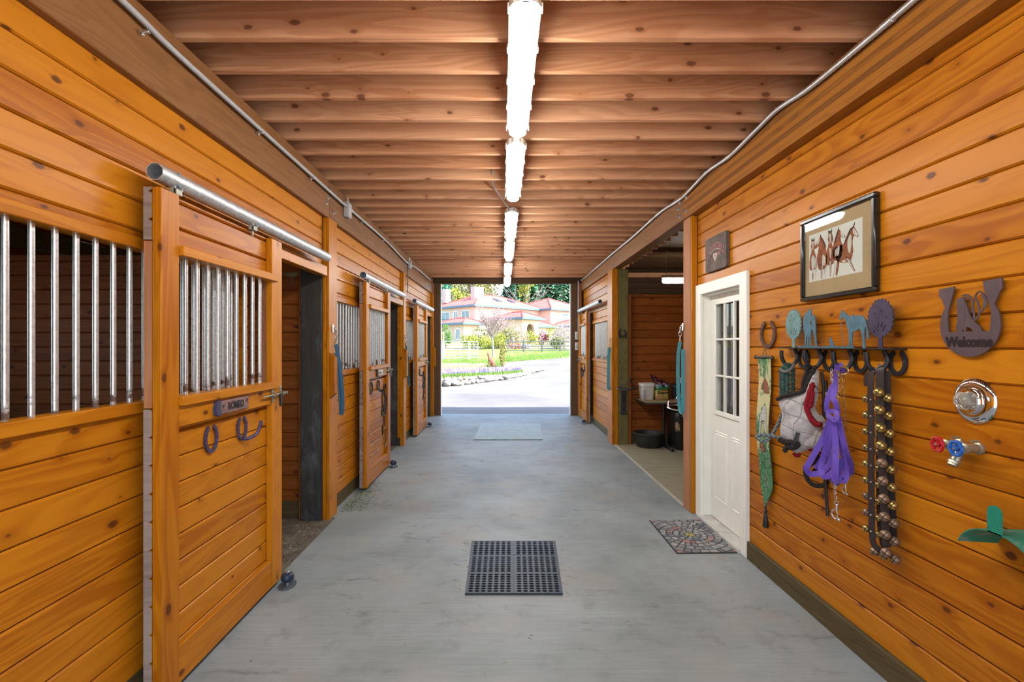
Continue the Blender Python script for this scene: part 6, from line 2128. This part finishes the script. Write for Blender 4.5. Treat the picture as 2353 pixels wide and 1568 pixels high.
shrub(1146, 58, 2.6, 2.1, L_YG, 'yellow-green shrub just right of the blossom tree trunk', 700)
shrub(1168, 60, 2.8, 2.6, L_OL, 'olive shrub right of the blossom tree, behind the first fence post', 700)
shrub(1192, 62, 2.8, 2.9, L_CP, 'cream and pink flowering shrub behind the rail fence, left of the entry arch', 800)
shrub(1217, 64, 2.4, 2.2, L_YG, 'yellow shrub below the entry arch', 600)
shrub(1183, 57, 1.8, .9, leafmat('leaf_red', (.30, .06, .04), (.50, .16, .10), (.6, .4, .2)), 'low reddish plants behind the first fence bay', 400, .07)
shrub(1247, 66, 1.9, 2.0, L_BU, 'round burgundy shrub right of the entry arch', 900, .08)
shrub(1271, 66, 2.4, 2.7, L_YG, 'yellow-green shrub right of the burgundy one', 600)
shrub(1296, 58, 3.6, 3.0, L_PK, 'large pale pink flowering shrub at the right edge of the opening', 1300)
shrub(1280, 57, 1.8, 1.6, L_OL, 'olive shrub at the foot of the pale pink one', 500)

# fences and gates
t = thing('rail_fence', (AT(1163, 52), 52, gz(52)), 'grey wooden post and rail fence across the right of the lawn', 'fence')
WG = plain('weathered_rail', (.085, .095, .095), .85, 0, .25, 12)
for i, px in enumerate((1164, 1203, 1245, 1287, 1330)):
    y = 52 + .3 * i; x = AT(px, y)
    m = MB(); m.box(x - .09, x + .09, y - .07, y + .07, gz(y) - .1, gz(y) + 1.28, .02); m.build('fence_post', WG, t)
for i in range(4):
    a, b = (1164, 1203, 1245, 1287, 1330)[i:i + 2]
    for z in (.18, .62, 1.08):
        y0, y1 = 52 + .3 * i, 52.3 + .3 * i
        m = MB(); m.tube([(AT(a, y0), y0 - .02, gz(y0) + z), (AT(b, y1), y1 - .02, gz(y1) + z + U(-.03, .03))], .055, 6); m.build('rail', WG, t)
t = thing('fence_stub', (AT(1180, 58), 58, gz(58)), 'single pale post standing behind the first bay of the rail fence', 'post')
m = MB(); m.box(AT(1180, 58) - .08, AT(1180, 58) + .08, 57.93, 58.07, gz(58), gz(58) + 1.35, .02); m.build('post', plain('pale_post', (.42, .42, .40), .8), t)
GW = plain('white_tube', (.40, .43, .45), .45, .2, .05)
def panel(a, b, y, h, label, n=6, uprights=2):
    x0, x1 = AT(a, y), AT(b, y); z = gz(y)
    t = thing('tube_gate', (x0, y, z), label, 'gate panel', 'white tube gate panels')
    m = MB()
    for x in (x0, x1):
        m.tube([(x, y, z + .02), (x, y, z + h)], .035, 6)
    m.tube([(x0, y, z + h), (x1, y, z + h)], .035, 6); m.tube([(x0, y, z + .15), (x1, y, z + .15)], .035, 6)
    m.build('frame', GW, t)
    for k in range(1, n):
        m = MB(); zz = z + .15 + (h - .15) * k / n; m.tube([(x0, y, zz), (x1, y, zz)], .025, 6); m.build('rail', GW, t)
    for k in range(1, uprights + 1):
        m = MB(); x = x0 + (x1 - x0) * k / (uprights + 1); m.tube([(x, y, z + .15), (x, y, z + h)], .02, 6); m.build('upright', GW, t)
panel(1000, 1016.5, 40.5, 1.5, 'white tube gate panel at the far left of the opening', 5, 0)
panel(1020.5, 1077, 40.6, 1.5, 'wide white tube gate panel in the middle', 6, 2)
panel(1080, 1098, 41.5, 1.45, 'short white tube gate panel at the right end', 6, 1)
t = thing('gate_arch', (AT(1013, 40.4), 40.4, gz(40.4)), 'tall white gate arch beside the left panels', 'gate arch')
m = MB(); x0, x1, z = AT(1009, 40.4), AT(1019, 40.4), gz(40.4); m.tube([(x0, 40.4, z), (x0, 40.4, z + 2.3), (x1, 40.4, z + 2.3), (x1, 40.4, z)], .04, 4); m.build('frame', GW, t)
y = 59
m = MB(); rg2 = random.Random(4)
x = AT(1090, y)
while x < AT(1215, y):
    for zz in (.12, .38):
        w = rg2.uniform(.3, .55)
        m.ball((x + w / 2 + zz * .3, y + zz * .2, gz(y) + zz), (w * .55, .25, .17), 8, 5, jit=.12)
    x += w * .95
tag(m.build('stone_wall', ROCK), 'low dry-stone wall along the back of the lawn', 'stone wall')

# trees behind the house
def broad(px, y, h, w, mat, label, n, s, zc=None, bark=BARK, shell=.4):
    x = AT(px, y); z = gz(y)
    t = thing('broadleaf_tree', (x, y, z), label, 'tree')
    m = MB(); m.tube([(x, y, z), (x + .2, y, z + h * .5), (x + .3, y, z + h * .8)], [.35, .25, .1], 8); m.build('trunk', bark, t)
    m = MB(); tips = []
    for i in range(5):
        a = 2 * pi * i / 5
        branches(m, Vector((x + .1, y, z + h * .35)), Vector((cos(a), sin(a), .9)).normalized(), h * .2, .13, 3, tips, .6)
    m.build('branches', bark, t)
    m = MB()
    bl = [(x, y, z + h * .62, w * .3, w * .3, h * .25)]
    for _ in range(9):
        a = U(0, 2 * pi); bl.append((x + cos(a) * w * .33, y + sin(a) * w * .33, z + h * U(.45, .88), w * U(.13, .22), w * .2, h * U(.09, .15)))
    leafcloud(m, bl, n, s, shell=shell); m.build('crown', mat, t, smooth=False, recalc=False)
def conifer(px, y, h, w, mat, label, n=60):
    x = AT(px, y); z = gz(y)
    t = thing('conifer', (x, y, z), label, 'tree')
    m = MB(); m.tube([(x, y, z), (x, y, z + h * .97)], [.4, .06], 6); m.build('trunk', BARKD, t)
    m = MB()
    for i in range(n):
        k = i / n
        zz = z + h * (.12 + .88 * k); r = w * .5 * (1 - k) ** .8 + .15
        for _ in range(int(7 + 9 * (1 - k))):
            a = U(0, 2 * pi); L = r * U(.7, 1.1)
            d = Vector((cos(a), sin(a), 0)); sdw = Vector((-sin(a), cos(a), 0))
            b0 = Vector((x, y, zz)) + d * L * .12; b1 = Vector((x, y, zz - L * U(.12, .38))) + d * L
            m.rnd = R(); ww = L * .17 + .12
            md = b0.lerp(b1, .6) + Vector((0, 0, .12 * L))
            m.add([b0, md - sdw * ww, b1, md + sdw * ww], [(0, 1, 2, 3)])
    m.build('crown', mat, t, smooth=False, recalc=False)
broad(1020, 104, 15.5, 11, L_OL, 'tall olive tree at the far left behind the house', 1500, .34)
broad(1078, 108, 15.5, 13, leafmat('leaf_oak', (.13, .15, .06), (.30, .30, .10), (.52, .44, .16)), 'broad yellow-olive tree behind the left end of the red roof', 2200, .34)
broad(1056, 98, 10.4, 6, L_YG, 'bright yellow-green tree just behind the left chimney', 900, .3)
broad(1012, 96, 10.5, 5, L_DK, 'dark blue-green tree at the left edge of the opening, behind the roof', 900, .3)
broad(1134, 112, 12.3, 7, leafmat('leaf_bare', (.30, .30, .28), (.46, .44, .40), (.60, .58, .52)), 'pale nearly bare tree beyond the middle of the roof', 260, .25)
broad(1126, 104, 10.8, 4, leafmat('leaf_tan', (.36, .30, .18), (.52, .46, .30), (.6, .56, .42)), 'small tan tree behind the chimney in the middle', 300, .25)
conifer(1171, 106, 14.3, 7, L_DK, 'dark pointed conifer beside the last strip light')
conifer(1194, 112, 19, 9, L_DK, 'dark conifer second from the left in the row behind the roof')
conifer(1216, 108, 20, 9.5, L_CI, 'lighter green conifer behind the middle of the right roof')
conifer(1240, 113, 21, 10, L_DK, 'dark green conifer rising behind the burgundy shrub and roof end')
conifer(1263, 108, 19, 9, L_CI, 'light feathery conifer behind the right roof')
conifer(1286, 112, 20, 10, L_DK, 'dark conifer near the right edge of the opening')
conifer(1309, 106, 19, 9.5, L_CI, 'light feathery conifer at the right edge of the opening')
broad(1206, 103, 14.2, 4, L_YG, 'yellow-leaved tree standing in front of the conifers', 420, .3)

# house: two storeys of stucco under red tile hips, seen from one corner
HO = Vector((-4.26, 76, 0)); E1 = Vector((.722, .692, 0)); E2 = Vector((-.692, .722, 0))
def hh(u, v, z):
    p = HO + E1 * u + E2 * v
    return (p.x, p.y, z)
t = thing('house', hh(0, 0, 2.0), 'cream stucco house with red tiled roofs beyond the lawn', 'house')
ST = mat_noise('stucco', [(.3, (.62, .46, .36)), (.7, (.70, .54, .43))], 3, 4, .9, .2, .01)
TILE = mat_noise('red_tile', [(.3, (.42, .10, .085)), (.7, (.56, .17, .14))], 8, 4, .75, .5, .03)
FAS = plain('blue_grey_eave', (.10, .17, .24), .5)
WINF = plain('white_frame', (.72, .72, .70), .5)
WING = plain('window_dark', (.10, .20, .24), .08, 0, .3, 2)
def block(nm, u0, u1, v0, v1, z0, z1):
    m = MB(); m.box(u0, u1, v0, v1, z0, z1, 0, hh); return m.build(nm, ST, t, smooth=False)
def hip(u0, u1, v0, v1, z, pitch=.4, ov=.6, nm='roof'):
    u0 -= ov; u1 += ov; v0 -= ov; v1 += ov
    a = min(u1 - u0, v1 - v0) / 2
    if u1 - u0 >= v1 - v0:
        r0, r1 = (u0 + a, (v0 + v1) / 2), (u1 - a, (v0 + v1) / 2)
    else:
        r0, r1 = ((u0 + u1) / 2, v0 + a), ((u0 + u1) / 2, v1 - a)
    zr = z + a * pitch
    vs = [(u0, v0, z), (u1, v0, z), (u1, v1, z), (u0, v1, z), (r0[0], r0[1], zr), (r1[0], r1[1], zr)]
    if u1 - u0 >= v1 - v0:
        fs = [(0, 1, 5, 4), (1, 2, 5), (2, 3, 4, 5), (3, 0, 4), (3, 2, 1, 0)]
    else:
        fs = [(0, 1, 4), (1, 2, 5, 4), (2, 3, 5), (3, 0, 4, 5), (3, 2, 1, 0)]
    m = MB(); m.add(vs, fs, hh); rf = m.build(nm, TILE, t, smooth=False)
    m = MB(); e = .04
    m.box(u0 - e, u1 + e, v0 - e, v1 + e, z - .32, z - .01, 0, hh); m.build('eave', FAS, rf, smooth=False)
    m = MB()
    for c_ in ((u0, v0), (u1, v0), (u1, v1), (u0, v1)):
        d = r0 if (Vector(c_) - Vector(r0)).length < (Vector(c_) - Vector(r1)).length else r1
        m.tube([hh(c_[0], c_[1], z + .02), hh(d[0], d[1], zr + .02)], .11, 5)
    m.tube([hh(r0[0], r0[1], zr + .02), hh(r1[0], r1[1], zr + .02)], .11, 5); m.build('ridge_tiles', plain('ridge_tile', (.36, .08, .07), .8, 0, .2), rf)
    return rf
def win(face, a, w, z, h, off):
    """face 'A' looks to the left (u = off), face 'B' to the right (v = off)."""
    f = (lambda p, q, d: hh(off - d, p, q)) if face == 'A' else (lambda p, q, d: hh(p, off - d, q))
    m = MB()
    for b in ((a, a + w, z, z + .12), (a, a + w, z + h - .12, z + h), (a, a + .1, z + .12, z + h - .12), (a + w - .1, a + w, z + .12, z + h - .12), (a + w / 2 - .05, a + w / 2 + .05, z + .12, z + h - .12)):
        m.box(*b, .01, .09, 0, f)
    fr = m.build('window', WINF, t, smooth=False)
    m = MB(); m.box(a + .05, a + w - .05, z + .05, z + h - .05, .01, .04, 0, f); m.build('pane', WING, fr, smooth=False)
block('main_wall', 0, 14.4, 0, 9.5, 1.5, 7.75); hip(0, 14.4, 0, 9.5, 7.8)
block('wing_wall', 14.41, 25, -2.5, 8, 1.5, 7.75); hip(14.4, 25, -2.5, 8, 7.8)
win('A', 6.1, 2.4, 5.5, 1.5, 0); win('A', 4.2, 1.0, 5.5, 1.5, 0); win('A', 1.3, 1.9, 5.5, 1.5, 0)
win('B', 17.2, 1.7, 5.6, 1.5, -2.5); win('B', 9.5, 1.3, 5.4, 1.3, 0)
# entry pavilion with an arch
w_ = 3.5; u_ = 3.7; v_ = -6.3
arch = [(.9 + .85 + .85 * cos(g_), 3.9 + .95 * sin(g_)) for g_ in [pi * i / 14 for i in range(15)]]
hole = [(2.6, 1.9)] + arch + [(.9, 1.9)]
m = MB(); m.prism([(0, 1.5), (w_, 1.5), (w_, 5.7), (0, 5.7)], 0, .45, lambda a, b, d: hh(u_ + a, v_ + d, b), [hole])
m.box(u_, u_ + .45, v_ + .46, -.05, 1.5, 5.7, 0, hh); m.box(u_ + w_ - .45, u_ + w_, v_ + .46, -.05, 1.5, 5.7, 0, hh); m.box(u_ + .46, u_ + w_ - .46, -2.4, -2.0, 1.5, 5.7, 0, hh)
m.build('entry_wall', plain('entry_stucco', (.66, .52, .40), .9, 0, .05, 3), t, smooth=False)
hip(u_ - .2, u_ + w_ + .2, v_ - .2, -.6, 5.75, .38, .55)
# low wings
block('porch_wall', -3.0, -.02, -1.0, 4.2, 1.5, 4.9); hip(-3.0, 0, -1.0, 4.2, 4.95, .34, .75)
win('A', -.2, 1.0, 2.4, 1.7, -3.0)
m = MB(); m.box(-3.03, -3.0, 1.6, 3.8, 1.6, 4.3, 0, hh); m.build('garage_door', plain('cream_panel', (.60, .48, .35), .8, 0, .05, 2), t, smooth=False)
m = MB(); m.box(-3.9, -3.6, 4.35, 4.65, 1.5, 4.7, 0, hh); m.build('porch_post', plain('brown_post', (.16, .09, .07), .8), t, smooth=False)
block('garage_wall', 7.6, 14.3, -3.4, -.02, 1.5, 4.75); hip(7.6, 14.3, -3.4, .8, 4.8, .36, .5)
block('side_wall', 14.8, 24, -7.2, -2.52, 1.5, 4.75); hip(14.8, 24, -7.2, -1.6, 4.8, .36, .5)
for (u0, v0, w2, z0, z1, nm) in ((.8, 8.3, 1.0, 8.6, 10.8, 'chimney'), (2.3, 2.8, 1.9, 8.4, 10.9, 'chimney')):
    m = MB(); m.box(u0, u0 + w2, v0, v0 + 1.0, z0, z1, .02, hh); m.build(nm, plain('chimney_stucco', (.52, .40, .38), .9, 0, .05, 3), t, smooth=False)
for u0, dd in ((6.2, 0), (9.3, 0)):          # roof lights
    m = MB()
    f = lambda a, b, d: hh(u0 + a, -.6 + 2.2 + b, 7.8 + (2.2 + b) * .4 + .03 + d)
    m.box(0, 1.0, 0, 1.2, 0, .12, 0, f); m.build('roof_light', plain('roof_light_dark', (.05, .06, .09), .2), t, smooth=False)
m = MB()
for q in ((12.6, -.04), (14.42, -2.46)):
    m.tube([hh(q[0], q[1], 7.5), hh(q[0], q[1], 4.9)], .06, 6)
m.build('downpipe', WINF, t)
m = MB()
for i in range(14):
    m.tube([hh(-.9, 7.4 + i * .16, 4.95), hh(-.9, 7.4 + i * .16, 5.9)], .02, 4)
m.tube([hh(-.9, 7.3, 5.9), hh(-.9, 9.6, 5.9)], .04, 5); m.box(-.95, 0, 7.3, 9.6, 4.75, 4.95, 0, hh); m.build('balcony', plain('black_rail', (.04, .05, .07), .5), t)
